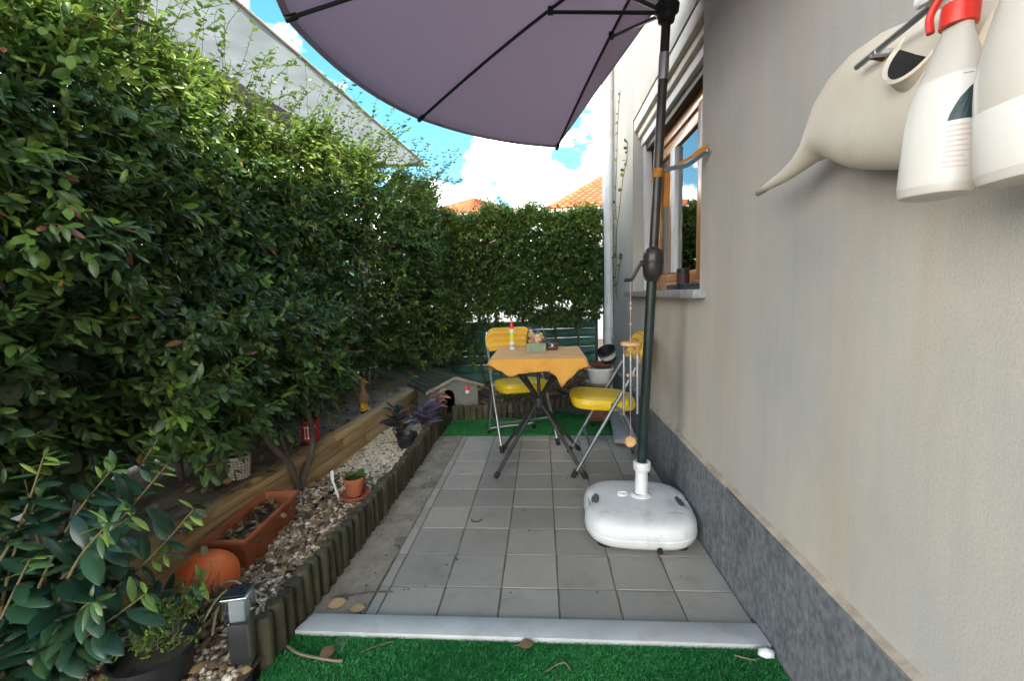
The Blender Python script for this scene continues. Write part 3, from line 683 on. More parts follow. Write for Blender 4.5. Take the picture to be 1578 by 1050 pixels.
# shoots reaching into the sky
BB = []; EE = []; lp = []
for k in range(330):
    y = rnd.uniform(-.2, 3.3); z0 = float(htop(np.array(y))) - 0.12
    x = float(hx(np.array(y), np.array(z0))) - rnd.uniform(0.0, .18)
    p = Vector((x, y, z0)); d = Vector((rnd.uniform(-.1, .5), rnd.uniform(-.5, .5), 1)).normalized(); L = rnd.uniform(.12, .62) ** 1.15
    m_ = int(L / .035)
    for i in range(m_):
        q = p + d * .035; d = (d + Vector((rnd.uniform(-.12, .2), rnd.uniform(-.15, .15), rnd.uniform(-.12, .04)))).normalized()
        BB.append(p); EE.append(q)
        if i > 1 and rnd.random() < .8:
            for s in (1, -1):
                a = rnd.uniform(0, 6.28)
                lp.append((q, (math.cos(a) * s, math.sin(a) * s, rnd.uniform(-.1, .6)), rnd.uniform(.018, .038), rnd.uniform(.55, .9)))
        p = q
Vt, Ft = twigs_mesh(np.array(BB), np.array(EE), 0.0016)
o = link_mesh('shoots', np_mesh('shoots', Vt - np.array(WL[hedge.name]), Ft, M['stem']), hedge); o['kind'] = 'stuff'
m_ = len(lp)
V, F = leaf_arrays(np.array([q[0] for q in lp]), np.array([q[1] for q in lp]), r.normal(0, .5, (m_, 3)) + np.array([0, 0, 1]), np.array([q[2] for q in lp]), np.full(m_, .6))
o = link_mesh('shoot_leaves', np_mesh('shoot_leaves', V - np.array(WL[hedge.name]), F, M['leaf'], True, {'tint': np.repeat([q[3] for q in lp], len(LT))}), hedge); o['kind'] = 'stuff'

# back hedge -------------------------------------------------------
def by(x, z): return 3.12 + 0.06 * np.sin(3 * x + 2 * z) + 0.05 * np.sin(7 * x - 4 * z) + 0.08 * np.clip(z - 1.5, 0, 1)
def btop(x): return 1.87 + 0.04 * np.sin(6 * x) + 0.04 * np.sin(13 * x + 1) - 0.03 * x
hb = thing('hedge', 'evergreen hedge across the far end behind the table', 'hedge', (0.2, 3.35, 0.05))
r = np.random.default_rng(15); n = 7600
xx = r.uniform(-1.15, 1.2, n); zz = 0.80 + (btop(xx) - 0.80) * r.uniform(0, 1, n) ** 0.85
zz += (0.07 * np.sin(5 * xx + 1) - 0.02) * (zz < 0.95)
left_low = (xx < 0.15); zz[left_low] = np.where(r.random(left_low.sum()) < .07, r.uniform(.30, .8, left_low.sum()), zz[left_low])
B = np.stack([xx, by(xx, zz) + 0.08 + r.exponential(.17, n), zz], 1)
A = np.stack([r.normal(0, .5, n), -r.uniform(.4, 1.0, n), r.normal(.1, .55, n)], 1); topm = zz > btop(xx) - .2; A[topm, 2] += .8
Ls = r.uniform(.08, .15, n)
arrs = sprigs(B, A, Ls, 6, 0.050, 0.55, r)
age_sun_tone = np.clip(0.42 + 0.19 * r.normal(0, 1, n) + 0.26 * topm + 0.18 * np.clip((zz - 1.2) / .6, 0, 1), 0.05, .9)  # new growth, plus the sunlit yellow of the top put into the tint
tint = np.clip(age_sun_tone[arrs[5]] + r.normal(0, .12, len(arrs[5])), 0, .94); tint[r.random(len(tint)) < .008] = 1.0
finish_foliage.front = None
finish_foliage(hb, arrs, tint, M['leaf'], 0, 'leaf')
Vt, Ft = twigs_mesh(B, B + norm(A) * Ls[:, None], 0.0014)
o = link_mesh('twigs', np_mesh('twigs', Vt - np.array(WL[hb.name]), Ft, M['stem']), hb); o['kind'] = 'stuff'
for k in range(8):
    x = -1.0 + k * 0.29 + rnd.uniform(-.08, .08); y = 3.42
    pts = [(x, y, .05), (x + rnd.uniform(-.06, .06), y + rnd.uniform(-.05, .05), .6), (x + rnd.uniform(-.1, .1), y, 1.2), (x + rnd.uniform(-.15, .15), y, 1.8)]
    b = MB(); b.tube(spline(pts, 5), [0.017 - 0.0008 * i for i in range(16)], 7); b.build('stem', M['bark'], hb, smooth=True)
BB = []; EE = []; lp = []
for k in range(46):
    x = rnd.uniform(-1.0, 1.15); z0 = float(btop(np.array(x))) - 0.06
    p = Vector((x, 3.2 + rnd.uniform(0, .2), z0)); d = Vector((rnd.uniform(-.3, .3), rnd.uniform(-.3, .3), 1)).normalized(); L = rnd.uniform(.06, .24)
    for i in range(int(L / .03)):
        q = p + d * .03; d = (d + Vector((rnd.uniform(-.2, .2), rnd.uniform(-.2, .2), rnd.uniform(-.12, .04)))).normalized(); BB.append(p); EE.append(q)
        for s in (1, -1):
            a = rnd.uniform(0, 6.28); lp.append((q, (math.cos(a) * s, math.sin(a) * s, rnd.uniform(0, .7)), rnd.uniform(.018, .034), rnd.uniform(.55, .9)))
        p = q
Vt, Ft = twigs_mesh(np.array(BB), np.array(EE), 0.0014)
o = link_mesh('shoots', np_mesh('shoots', Vt - np.array(WL[hb.name]), Ft, M['stem']), hb); o['kind'] = 'stuff'
m_ = len(lp)
V, F = leaf_arrays(np.array([q[0] for q in lp]), np.array([q[1] for q in lp]), r.normal(0, .5, (m_, 3)) + np.array([0, 0, 1]), np.array([q[2] for q in lp]), np.full(m_, .6))
o = link_mesh('shoot_leaves', np_mesh('shoot_leaves', V - np.array(WL[hb.name]), F, M['leaf'], True, {'tint': np.repeat([q[3] for q in lp], len(LT))}), hb); o['kind'] = 'stuff'

# fences of green screening bands -----------------------------------
def band(b, p0, p1, z, h, bulge_dir, seed):
    q = random.Random(seed); n = 26; V = []; F = []
    p0, p1 = Vector(p0), Vector(p1)
    for i in range(n + 1):
        t = i / n; p = p0.lerp(p1, t); sag = 0.006 * math.sin(t * 9 + seed) + q.uniform(-.002, .002)
        for j in range(5):
            a = (j / 4 - .5); V.append((p.x + bulge_dir[0] * (.25 - a * a) * .12, p.y + bulge_dir[1] * (.25 - a * a) * .12, z + sag + a * h))
        if i:
            for j in range(4):
                k = 5 * (i - 1) + j; F.append((k, k + 5, k + 6, k + 1))
    b.add(V, F)
fb = thing('screen_fence', 'dark green banded screen fence under the far hedge', 'fence', (0.2, 3.5, 0.05))
for k in range(7):
    b = MB(); band(b, (-1.35, 3.5, 0), (1.145, 3.5, 0), 0.10 + k * 0.098, 0.0985, (0, -1), k); b.build('screen_band', M['screen'], fb, smooth=True)
for x in (-1.34, -0.5, 0.35, 1.165):
    b = MB(); b.bb((x - .018, 3.51, 0.0), (x + .018, 3.545, 0.90)); b.build('post', M['black_plastic'], fb, bevel=.002)
fl = thing('screen_fence', 'dark green banded screen fence behind the left hedge', 'fence', (-1.42, 1.2, 0.2))  # added backing that keeps the inside of the hedge dark
for k in range(16):
    b = MB(); band(b, (-1.42, -1.3, 0), (-1.42, 3.48, 0), 0.30 + k * 0.098, 0.101, (1, 0), 30 + k); b.build('screen_band', M['screen'], fl, smooth=True)
for y in (-1.28, 0.3, 1.9, 3.45):
    b = MB(); b.bb((-1.47, y - .018, 0.2), (-1.435, y + .018, 1.9)); b.build('post', M['black_plastic'], fl, bevel=.002)

# ------------------------------------------------------------------ log edging, timber wall
lm = []
for k in range(5):
    b = MB(); rr = 0.0255 + 0.0012 * (k - 2)
    b.lathe([(rr * .98, -0.06), (rr, 0.06), (rr * .99, 0.138), (rr * .86, 0.150), (0, 0.153)], n=12)
    o = b.build('log', M['log'], None, smooth=True); lm.append(o.data); bpy.data.objects.remove(o)
def edging(label, pts, loc, zs):
    root = thing('log_edging', label, 'edging', loc)
    for i, (x, y, z) in enumerate(pts):
        o = bpy.data.objects.new('log', lm[rnd.randrange(5)]); COL.objects.link(o); o.parent = root
        o.location = (x - loc[0] + rnd.uniform(-.003, .003), y - loc[1], z + rnd.uniform(-.006, .006) - loc[2]); o.rotation_euler = (R(rnd.uniform(-2, 2)), R(rnd.uniform(-2, 2)), rnd.uniform(0, 6.28))
        o.scale = (1, 1, zs)
    return root
edging('long row of dark stubby half logs edging the gravel bed on the left', [(-0.236 + 0.015 * math.sin(y_ * 2), y_, 0.0) for y_ in [-0.345 + 0.0515 * k for k in range(47)]], (-0.236, 0.6, 0.0), 1.0)
arc = []
for k in range(22):
    t = k / 21; arc.append((-0.17 + 1.05 * t, 2.10 + 0.33 * t - 0.06 * math.sin(t * math.pi), 0.0))
edging('short curved row of dark logs edging the far bed behind the turf', arc, (0.3, 2.25, 0.0), 0.85)

tw = thing('timber_wall', 'low pale timber retaining wall behind the gravel bed', 'retaining wall', (-0.66, 0.6, 0.03))
def twx(y): return -0.702 + 0.07 * y
def slant_plank(nm, a, c, x0, x1, z0, z1):
    b = MB(); V = [(twx(y) + x, y, z) for z in (z0, z1) for (x, y) in ((x0, a), (x1, a), (x1, c), (x0, c))]
    b.add(V, [(0, 3, 2, 1), (4, 5, 6, 7), (0, 1, 5, 4), (1, 2, 6, 5), (2, 3, 7, 6), (3, 0, 4, 7)]); b.build(nm, M['timber'], tw, bevel=.004)
for k, (z0, z1, xo) in enumerate(((-0.02, 0.068, 0.002), (0.071, 0.142, -0.001), (0.145, 0.214, 0.003))):
    for (a, c) in ((-1.1, 1.02 + .3 * (k % 2)), (1.023 + .3 * (k % 2), 2.35)): slant_plank('plank', a, c, -0.045, xo, z0, z1)
for (a, c) in ((-1.1, 0.92), (0.923, 2.35)): slant_plank('capping_board', a, c, -0.075, 0.010, 0.217, 0.249)

# gravel ------------------------------------------------------------
def ico():
    bm = bmesh.new(); bmesh.ops.create_icosphere(bm, subdivisions=1, radius=1); V = np.array([v.co for v in bm.verts]); F = np.array([[v.index for v in f.verts] for f in bm.faces]); bm.free(); return V, F
IV, IF = ico()
def pebbles(name, label, n, fx, fy, zf, smin, smax, tf, seed):
    r = np.random.default_rng(seed)
    x = r.uniform(0, 1, n); y = r.uniform(*fy, n); x = fx[1] - x * (fx[1] - (twx(y) + .004))
    s = r.uniform(smin, smax, n) ; sc = np.stack([s * r.uniform(.8, 1.4, n), s * r.uniform(.7, 1.1, n), s * r.uniform(.45, .75, n)], 1)
    z = zf(x, y) + r.uniform(-.004, .012, n)
    jit = r.uniform(.78, 1.15, (n, len(IV), 1)); V = IV[None] * jit * sc[:, None, :]
    a = r.uniform(0, 6.28, n); t = r.normal(0, .35, n); ca, sa, ct, st = np.cos(a), np.sin(a), np.cos(t), np.sin(t)
    X = V[..., 0] * ct[:, None] - V[..., 2] * st[:, None]; Z = V[..., 0] * st[:, None] + V[..., 2] * ct[:, None]; Y = V[..., 1]
    V = np.stack([X * ca[:, None] - Y * sa[:, None], X * sa[:, None] + Y * ca[:, None], Z], -1) + np.stack([x, y, z], 1)[:, None, :]
    F = (IF[None] + (np.arange(n) * len(IV))[:, None, None]).reshape(-1, 3)
    tint = np.clip(tf(x, y, r), 0, 1)
    o = link_mesh(name, np_mesh(name, V.reshape(-1, 3), F, M['pebble'], False, {'tint': np.repeat(tint, len(IV))}))
    return tag(o, label, 'gravel', kind='stuff')
gz = lambda x, y: 0.056 + 0.010 * np.sin(5 * y) + 0.03 * np.exp(-((y - .55) ** 2) / .03) * (x < -.5)
def gt(x, y, r):
    far = np.clip((y - 0.35) / 0.7, 0, 1)
    return np.where(r.random(len(x)) < 0.35 + .6 * far, r.normal(.82, .14, len(x)), r.normal(.28, .2, len(x)))
pebbles('gravel', 'cream and brown pebbles filling the bed behind the log edging', 10500, (-0.56, -0.255), (-0.7, 2.1), gz, 0.0065, 0.0135, gt, 31)
def litter(name, label, n, fx, fy, zf, seed, smin=.025, smax=.05):
    r = np.random.default_rng(seed)
    x = r.uniform(*fx, n); y = r.uniform(*fy, n); P = np.stack([x, y, zf(x, y) + r.uniform(.004, .02, n)], 1)
    a = r.uniform(0, 6.28, n); D = np.stack([np.cos(a), np.sin(a), r.normal(0, .25, n)], 1); Nn = np.stack([r.normal(0, .35, n), r.normal(0, .35, n), np.ones(n)], 1)
    V, F = leaf_arrays(P, D, Nn, r.uniform(smin, smax, n), r.uniform(.5, 1.0, n), 2.2)
    o = link_mesh(name, np_mesh(name, V, F, M['dryleaf'], True, {'tint': np.repeat(r.random(n), len(LT))}))
    return tag(o, label, 'leaves', kind='stuff')
litter('leaf_litter', 'dry brown leaves strewn over the near gravel', 760, (-0.66, -0.27), (-0.7, 0.85), gz, 41)
litter('leaf_litter', 'dry brown leaves strewn on the raised ledge', 320, (-1.15, -0.66), (-0.6, 2.2), lambda x, y: 0.246 + 0 * x, 42)
litter('leaf_litter', 'dead leaves and stalks in the far bed', 900, (-0.1, 1.15), (2.35, 3.3), lambda x, y: 0.055 + 0 * x, 43)

# ------------------------------------------------------------------ parasol
Cc = Vector((1.0695, 0.360, 2.4076))
T = [Vector((0.6848, 1.7163, 2.0330)), Vector((-0.1154, 1.1277, 2.0413)), Vector((-0.3258, 0.1569, 2.0349)), Vector((0.1588, -0.7100, 2.0169)), Vector((1.0960, -1.0389, 1.9965))]
Bk = Vector((1.196, 0.43, 2.345))
pb = Vector((0.98, 0.46, 0.12)); pd = (Vector((1.054, 0.378, 2.0)) - pb) / 1.88
def pole(z): return pb + pd * (z - 0.12)
par = thing('parasol', 'half parasol with mauve canopy and dark pole tied to the wall', 'parasol', (0.98, 0.46, 0.13))
b = MB(); b.tube([pole(0.14), pole(1.12)], 0.0205, 20); b.build('lower_pole', M['pole_green'], par, smooth=True)
b = MB(); b.tube([pole(1.10), pole(1.86)], 0.0178, 20); b.build('upper_pole', M['pole_black'], par, smooth=True)
b = MB(); b.tube([pole(1.845), pole(1.94)], 0.0195, 20); b.build('tilt_sleeve', M['steel'], par, smooth=True)
b = MB(); b.tube([pole(1.93), pole(2.40)], 0.0172, 20); b.build('top_pole', M['pole_black'], par, smooth=True)
zax = pd.normalized().to_track_quat('Z', 'Y').to_matrix()
b = MB(); b.lathe([(0.019, -0.075), (0.026, -0.068), (0.036, -0.045), (0.040, -0.018), (0.040, 0.028), (0.036, 0.05), (0.026, 0.062), (0.019, 0.066)], pole(1.145), 24, zax); cb = b.build('crank_housing', M['pole_black'], par, smooth=True)
b = MB(); b.lathe([(0.0405, 0.002), (0.0415, 0.004), (0.0415, 0.012), (0.0405, 0.014)], pole(1.145), 24, zax); b.build('seam_ring', M['black_plastic'], cb, smooth=True)
cp = pole(1.145)
b = MB(); b.tube([cp + Vector((-.036, -.006, .0)), cp + Vector((-.052, -.008, .003))], 0.012, 12); b.tube(spline([cp + Vector((-.048, -.010, .004)), cp + Vector((-.066, -.014, -.025)), cp + Vector((-.082, -.016, -.055)), cp + Vector((-.090, -.018, -.064))], 4), 0.007, 10); b.tube([cp + Vector((-.088, -.018, -.064)), cp + Vector((-.118, -.022, -.066))], 0.0075, 10)
b.build('crank_handle', M['pole_black'], par, smooth=True)
hub = pole(2.095)
b = MB(); b.lathe([(0.019, -0.05), (0.030, -0.045), (0.034, -0.02), (0.044, -0.012), (0.046, 0.012), (0.034, 0.02), (0.028, 0.05), (0.019, 0.055)], hub, 24, zax); b.build('runner', M['black_plastic'], par, smooth=True)
b = MB(); b.lathe([(0.019, -0.03), (0.045, -0.026), (0.047, 0.0), (0.02, 0.01)], Cc + Vector((0, 0, -.02)), 24, zax); b.build('crown_hub', M['black_plastic'], par, smooth=True)
def on_canopy(i, j, s, t):
    """panel between rib tips i and j; s 0..1 from crown, t 0..1 across; hem bows outwards"""
    e = T[i].lerp(T[j], t)
    bow = 4 * t * (1 - t)
    mid = (T[i] + T[j]) / 2 - Cc; mid.z = 0; mid.normalize()
    e = e + mid * 0.055 * bow + Vector((0, 0, -0.012)) * bow
    p = Cc.lerp(e, s)
    p.z += -0.022 * bow * math.sin(s * math.pi) + 0.03 * math.sin(s * math.pi)
    return p
b = MB(); NS, NT = 14, 10
for i in range(4):
    V = []; F = []
    for a in range(NS + 1):
        for c in range(NT + 1):
            V.append(on_canopy(i, i + 1, max(a / NS, 0.004), c / NT))
    for a in range(NS):
        for c in range(NT):
            k = a * (NT + 1) + c; F.append((k, k + 1, k + NT + 2, k + NT + 1))
    b.add(V, F)
for tip in (T[0], T[4]):
    V = []; F = []
    for a in range(NS + 1):
        for c in range(NT + 1):
            s = max(a / NS, 0.004); p = Cc.lerp(tip, s); p.z += 0.03 * math.sin(s * math.pi)
            q = Cc.lerp(Bk, 1.0).lerp(tip, s); V.append(p.lerp(q, c / NT) if a else Cc.lerp(Bk, c / NT))
    for a in range(NS):
        for c in range(NT):
            k = a * (NT + 1) + c; F.append((k, k + 1, k + NT + 2, k + NT + 1))
    b.add(V, F)
canopy = b.build('canopy', M['canopy'], par, smooth=True)
md = canopy.modifiers.new('thickness', 'SOLIDIFY'); md.thickness = 0.0012
# double hem band under the edge
b = MB()
for i in range(4):
    V = []; F = []
    for c in range(17):
        for a_ in (0.984, 0.999):
            V.append(on_canopy(i, i + 1, a_, c / 16) + Vector((0, 0, -.0022)))
        if c: F.append((2 * c - 2, 2 * c - 1, 2 * c + 1, 2 * c))
    b.add(V, F)
b.build('hem_band', M['canopy'], canopy, smooth=True)
# hem tape
b = MB()
for i in range(4):
    b.tube([on_canopy(i, i + 1, 1.0, c / 12) for c in range(13)], 0.0035, 6)
b.tube([T[0], T[0].lerp(Bk, .5), Bk, T[4].lerp(Bk, .5), T[4]], 0.0035, 6)
b.build('hem', M['canopy'], canopy, smooth=True)
for k, t in enumerate(T):
    pts = []
    for a in range(9):
        s = a / 8; p = Cc.lerp(t, s * .995); p.z += 0.03 * math.sin(s * math.pi) - 0.013; pts.append(p)
    b = MB(); b.tube(pts, 0.0075, 8); rib = b.build('rib', M['pole_green'], par, smooth=True)
    b = MB(); b.tube([pts[-1].lerp(pts[-2], .22), pts[-1] + (pts[-1] - pts[-2]) * .02], 0.012, 10); b.build('tip_cap', M['black_plastic'], rib, smooth=True)
    j = pts[3]
    dirh = Vector((t.x - hub.x, t.y - hub.y, 0)).normalized()
    b = MB(); b.tube([hub + dirh * .035, j + Vector((0, 0, -.012))], 0.0078, 8); st_ = b.build('strut', M['pole_green'], par, smooth=True)
    b = MB(); b.box(j + Vector((0, 0, -.006)), (.026, .026, .03)); b.build('joint', M['black_plastic'], st_, bevel=.004)

base = thing('water_filled_base', 'white water-filled plastic parasol base standing by the plinth', 'parasol base', (0.962, 0.432, 0.0), R(-4))
def superr(t, p=0.62):
    ct, st = math.cos(t), math.sin(t); return math.copysign(abs(ct) ** p, ct), math.copysign(abs(st) ** p, st)
def base_body():
    prof = [(0.0, 0.012), (0.198, 0.012), (0.216, 0.018), (0.228, 0.036), (0.232, 0.056), (0.229, 0.060), (0.231, 0.066), (0.229, 0.090), (0.223, 0.106), (0.208, 0.118), (0.178, 0.1245), (0.11, 0.129), (0.05, 0.131), (0.0, 0.131)]
    n = 96; V = []; F = []
    for (rr, z) in prof:
        for k in range(n):
            t = 2 * math.pi * k / n + math.pi / 4; cx, cy = superr(t, 0.60)
            rx = rr * cx; ry = rr * cy
            # hand-grip recesses in two opposite sides
            for (ang) in (math.pi, 0.0):
                gx, gy = math.cos(ang), math.sin(ang)
                dd = (rx * gx + ry * gy); tt = abs(-rx * gy + ry * gx)
                if dd > 0.10 and tt < 0.075 and z > 0.03:
                    kk = (1 - (tt / 0.075) ** 2) ** 2; dep = kk * 0.03 * min(1, (z - 0.03) / 0.05)
                    rx -= gx * dep; ry -= gy * dep
            V.append((rx, ry, z))
    for i in range(len(prof) - 1):
        for k in range(n):
            k2 = (k + 1) % n; F.append((i * n + k, i * n + k2, (i + 1) * n + k2, (i + 1) * n + k))
    b = MB(); b.add(V, F); return b
bo = base_body().build('body', M['white_plastic'], base, local=True, smooth=True)
for sgn in (-1, 1):
    b = MB(); b.tube(spline([(sgn * 0.205, -0.095, 0.092), (sgn * 0.213, -0.045, 0.094), (sgn * 0.214, 0, 0.094), (sgn * 0.213, 0.045, 0.094), (sgn * 0.205, 0.095, 0.092)], 5), 0.013, 10); b.build('hand_grip', M['white_plastic'], base, local=True, smooth=True)
    b = MB(); b.lathe([(0, 0), (0.030, 0.0), (0.028, 0.003), (0, 0.003)], (sgn * 0.180, 0.0, 0.1185), 20, Matrix.Rotation(sgn * R(24), 3, 'Y'), 0.62, 1.7); b.build('grip_hollow', M['dark_scuff'], base, local=True, smooth=True)  # dark ellipse painted as the shaded hollow beside the grip
b = MB(); b.lathe([(0.046, 0.126), (0.044, 0.134), (0.030, 0.142), (0.0275, 0.15), (0.0275, 0.20), (0.0265, 0.245), (0.034, 0.247), (0.037, 0.252), (0.037, 0.282), (0.034, 0.286), (0.0245, 0.286), (0.0235, 0.25), (0.0235, 0.16)], (0.018, 0.028, 0), 28, Matrix.Rotation(R(1.5), 3, 'Y')); b.build('pole_socket', M['white_plastic'], base, local=True, smooth=True)
b = MB(); b.lathe([(0.0295, 0.1405), (0.0305, 0.1425), (0.0295, 0.1445)], (0.018, 0.028, 0), 28); b.build('socket_gasket', M['rubber'], base, local=True, smooth=True)
b = MB(); b.lathe([(0.024, 0.128), (0.024, 0.136), (0.020, 0.140), (0.0, 0.1405)], (-0.06, 0.03, 0), 20); b.bb((-.076, .027, .139), (-.044, .033, .145)); b.build('filler_cap', M['white_plastic'], base, local=True, smooth=True)
b = MB(); b.lathe([(0.011, 0), (0.011, .012), (0.0, .012)], (0.055, -0.231, 0.028), 14, Matrix.Rotation(R(90), 3, 'X')); b.build('drain_plug', M['rubber'], base, local=True, smooth=True)
q = random.Random(12)
for k in range(9):
    a = q.uniform(0, 6.28); x, y = q.uniform(-.12, .15), q.uniform(-.15, .12); L = q.uniform(.015, .05); zz_ = lambda u, v: 0.1312 - 0.0033 * (max(abs(u), abs(v)) / .1) ** 1.2
    p0 = Vector((x, y, 0)); p1 = p0 + Vector((math.cos(a) * L, math.sin(a) * L, 0)); pm = (p0 + p1) / 2 + Vector((-math.sin(a), math.cos(a), 0)) * L * .15
    b = MB(); b.tube([(p.x, p.y, zz_(p.x, p.y)) for p in (p0, pm, p1)], .0009, 4); b.build('scuff_mark', M['dark_scuff'], base, local=True)
b = MB()
for (x, y) in ((-.15, -.15), (.15, -.15), (.15, .15), (-.15, .15)): b.lathe([(0, 0), (.03, 0), (.03, .013), (0, .013)], (x, y, 0), 14)
b.build('foot', M['rubber'], base, local=True)

# strap that ties the pole to the wall hook
sp = thing('tie_strap', 'orange and blue webbing strap tying the parasol pole to the wall', 'strap', tuple(pole(1.50)))
def ribbon(b, pts, w, wd=(0, 0, 1)):
    pts = spline(pts, 5); V = []; F = []
    for i, p in enumerate(pts):
        d = (pts[min(i + 1, len(pts) - 1)] - pts[max(i - 1, 0)]).normalized(); u = Vector(wd); u = (u - d * u.dot(d)).normalized(); k = d.cross(u)
        for a, c in ((-1, -1), (1, -1), (1, 1), (-1, 1)): V.append(p + u * a * w / 2 + k * c * 0.0009)
        if i:
            for q in range(4): F.append((4 * (i - 1) + q, 4 * (i - 1) + (q + 1) % 4, 4 * i + (q + 1) % 4, 4 * i + q))
    F.append((0, 1, 2, 3)); F.append(tuple(4 * (len(pts) - 1) + q for q in (3, 2, 1, 0)))
    b.add(V, F)
ps = pole(1.50)
b = MB(); b.lathe([(0.0185, -0.017), (0.0205, -0.017), (0.0208, 0.017), (0.0185, 0.017)], ps, 20, zax); b.build('loop', M['orange_strap'], sp, smooth=True)
b = MB(); ribbon(b, [ps + Vector((.018, -.008, .008)), ps + Vector((.033, -.012, .0)), ps + Vector((.036, -.010, -.05)), ps + Vector((.031, -.012, -.10)), ps + Vector((.028, -.010, -.135))], 0.024, (1, .35, 0)); b.build('loose_end', M['orange_strap'], sp, smooth=True)
hook = Vector((1.207, 0.325, 1.553))
b = MB(); ribbon(b, [ps + Vector((.02, -.012, .006)), ps + Vector((.055, -.02, .012)), ps + Vector((.10, -.045, .014)), hook + Vector((-.030, .012, -.012)), hook + Vector((-.006, 0, .004))], 0.017); b.build('lower_band', M['blue_strap'], sp, smooth=True)
b = MB(); ribbon(b, [ps + Vector((.06, -.022, .016)), ps + Vector((.11, -.05, .040)), hook + Vector((-.022, .008, .012)), hook + Vector((-.002, 0, .006))], 0.013); b.build('upper_band', M['orange_strap'], sp, smooth=True)
b = MB(); ribbon(b, [hook + Vector((-.052, .02, -.008)), hook + Vector((-.03, .008, .006)), hook + Vector((-.004, .0, .016))], 0.02); b.build('knot', M['orange_strap'], sp, smooth=True)
b = MB(); b.tube(spline([hook + Vector((.01, 0, 0)), hook + Vector((-.006, 0, 0)), hook + Vector((-.010, 0, .006)), hook + Vector((-.006, 0, .012))], 4), 0.0022, 8); o = b.build('wall_hook', M['steel'], None, smooth=True)
tag(o, 'small metal hook in the wall holding the orange strap', 'hook')

# ------------------------------------------------------------------ table
tb = thing('folding_table', 'folding bistro table with crossed black metal legs', 'table', (0.535, 1.16, 0.0))
b = MB(); b.bb((0.285, 0.91, 0.662), (0.785, 1.41, 0.682)); b.build('table_top', M['table_leg'], tb, bevel=.004)
for sx in (-1, 1):
    for sy in (-1, 1):
        f = Vector((0.535 + sx * .25, 1.16 + sy * .225, 0.012)); t_ = Vector((0.535 - sx * .165, 1.16 - sy * .15, 0.655))
        mid = f.lerp(t_, .57); 
        b = MB(); b.tube([f, t_], 0.0105, 10); leg = b.build('leg', M['table_leg'], tb, smooth=True)
        d = (t_ - f).normalized(); b = MB(); b.tube([f - d * .008, f + d * .028], 0.0145, 10); b.build('foot_cap', M['rubber'], leg, smooth=True)
b = MB(); b.lathe([(0.0, -.03), (0.034, -.028), (0.036, 0.0), (0.034, .028), (0, .03)], (0.535, 1.16, 0.385), 16); b.build('leg_joint', M['table_leg'], tb, smooth=True)
b = MB(); b.tube([(0.535, 1.16, .39), (0.535, 1.16, .662)], 0.011, 10); b.build('centre_rod', M['table_leg'], tb, smooth=True)
def cloth():
    """flat top with a short uneven skirt; the hem length varies round the table and two corners hang down"""
    hx_, hy_, zt_ = 0.2565, 0.266, 0.6865; V = []; F = []; per = []
    N_ = 44; rc = 0.014
    for (ax, ay, bx, by_) in ((-1, -1, 1, -1), (1, -1, 1, 1), (1, 1, -1, 1), (-1, 1, -1, -1)):
        for k in range(N_):
            t = k / N_; x = ax + (bx - ax) * t; y = ay + (by_ - ay) * t; per.append((x, y, t, (ax, ay) == (-1, -1), (ax, ay) == (1, -1)))
    P = len(per)
    def outer(x, y):
        X, Y = x * hx_, y * hy_; cx = max(-hx_ + rc, min(hx_ - rc, X)); cy = max(-hy_ + rc, min(hy_ - rc, Y)); d = Vector((X - cx, Y - cy, 0))
        if d.length > 1e-9: d.normalize()
        return Vector((cx, cy, 0)) + d * rc, d
    def hem(i):
        x, y, t, front, right = per[i]
        if front:
            pts = ((0, .022), (.10, .055), (.20, .090), (.32, .072), (.60, .060), (.68, .085), (.745, .150), (.82, .105), (.94, .055), (1.0, .04))
        elif right: pts = ((0, .04), (.1, .075), (.3, .06), (.6, .05), (.85, .09), (1, .05))
        else: pts = ((0, .05), (.2, .09), (.5, .05), (.8, .08), (1, .022))
        for (a, p), (c, q_) in zip(pts, pts[1:]):
            if t <= c: u_ = (t - a) / (c - a); u_ = u_ * u_ * (3 - 2 * u_); return p + (q_ - p) * u_
        return pts[-1][1]
    C_ = Vector((0.535, 1.16, zt_))
    rings = []
    for s_ in (0.0, .25, .5, .75, .9, .97): rings.append([C_ + outer(p[0], p[1])[0] * s_ + Vector((0, 0, .0012 * math.sin(i * .9) * s_ * (s_ < .9))) for i, p in enumerate(per)])
    for i_, (out_, dz) in enumerate(((0.0, 0.0), (.0028, -.002), (.004, -.006))): rings.append([C_ + outer(p[0], p[1])[0] + outer(p[0], p[1])[1] * out_ + Vector((0, 0, dz)) for p in per])
    for r_ in range(1, 8):
        row = []
        for i, p in enumerate(per):
            o_, d = outer(p[0], p[1]); h = hem(i); f = r_ / 7
            wave = .007 * math.sin(i * .55 + 1.0) * f + .004 * math.sin(i * 1.3) * f
            row.append(C_ + o_ + d * (.004 + .012 * f - .11 * h * f * f + wave) + Vector((0, 0, -.006 - h * f)) )
        rings.append(row)
    for r_ in rings: V += r_
    for k in range(len(rings) - 1):
        for i in range(P): j = (i + 1) % P; F.append((k * P + i, k * P + j, (k + 1) * P + j, (k + 1) * P + i))
    b = MB(); b.add(V, F); o = b.build('tablecloth', M['orange_cloth'], None, smooth=True)
    m = o.modifiers.new('thickness', 'SOLIDIFY'); m.thickness = 0.0016; m.offset = 1
    return tag(o, 'orange-yellow tablecloth with hanging corners on the folding table', 'tablecloth')
cloth()
TZ = 0.690
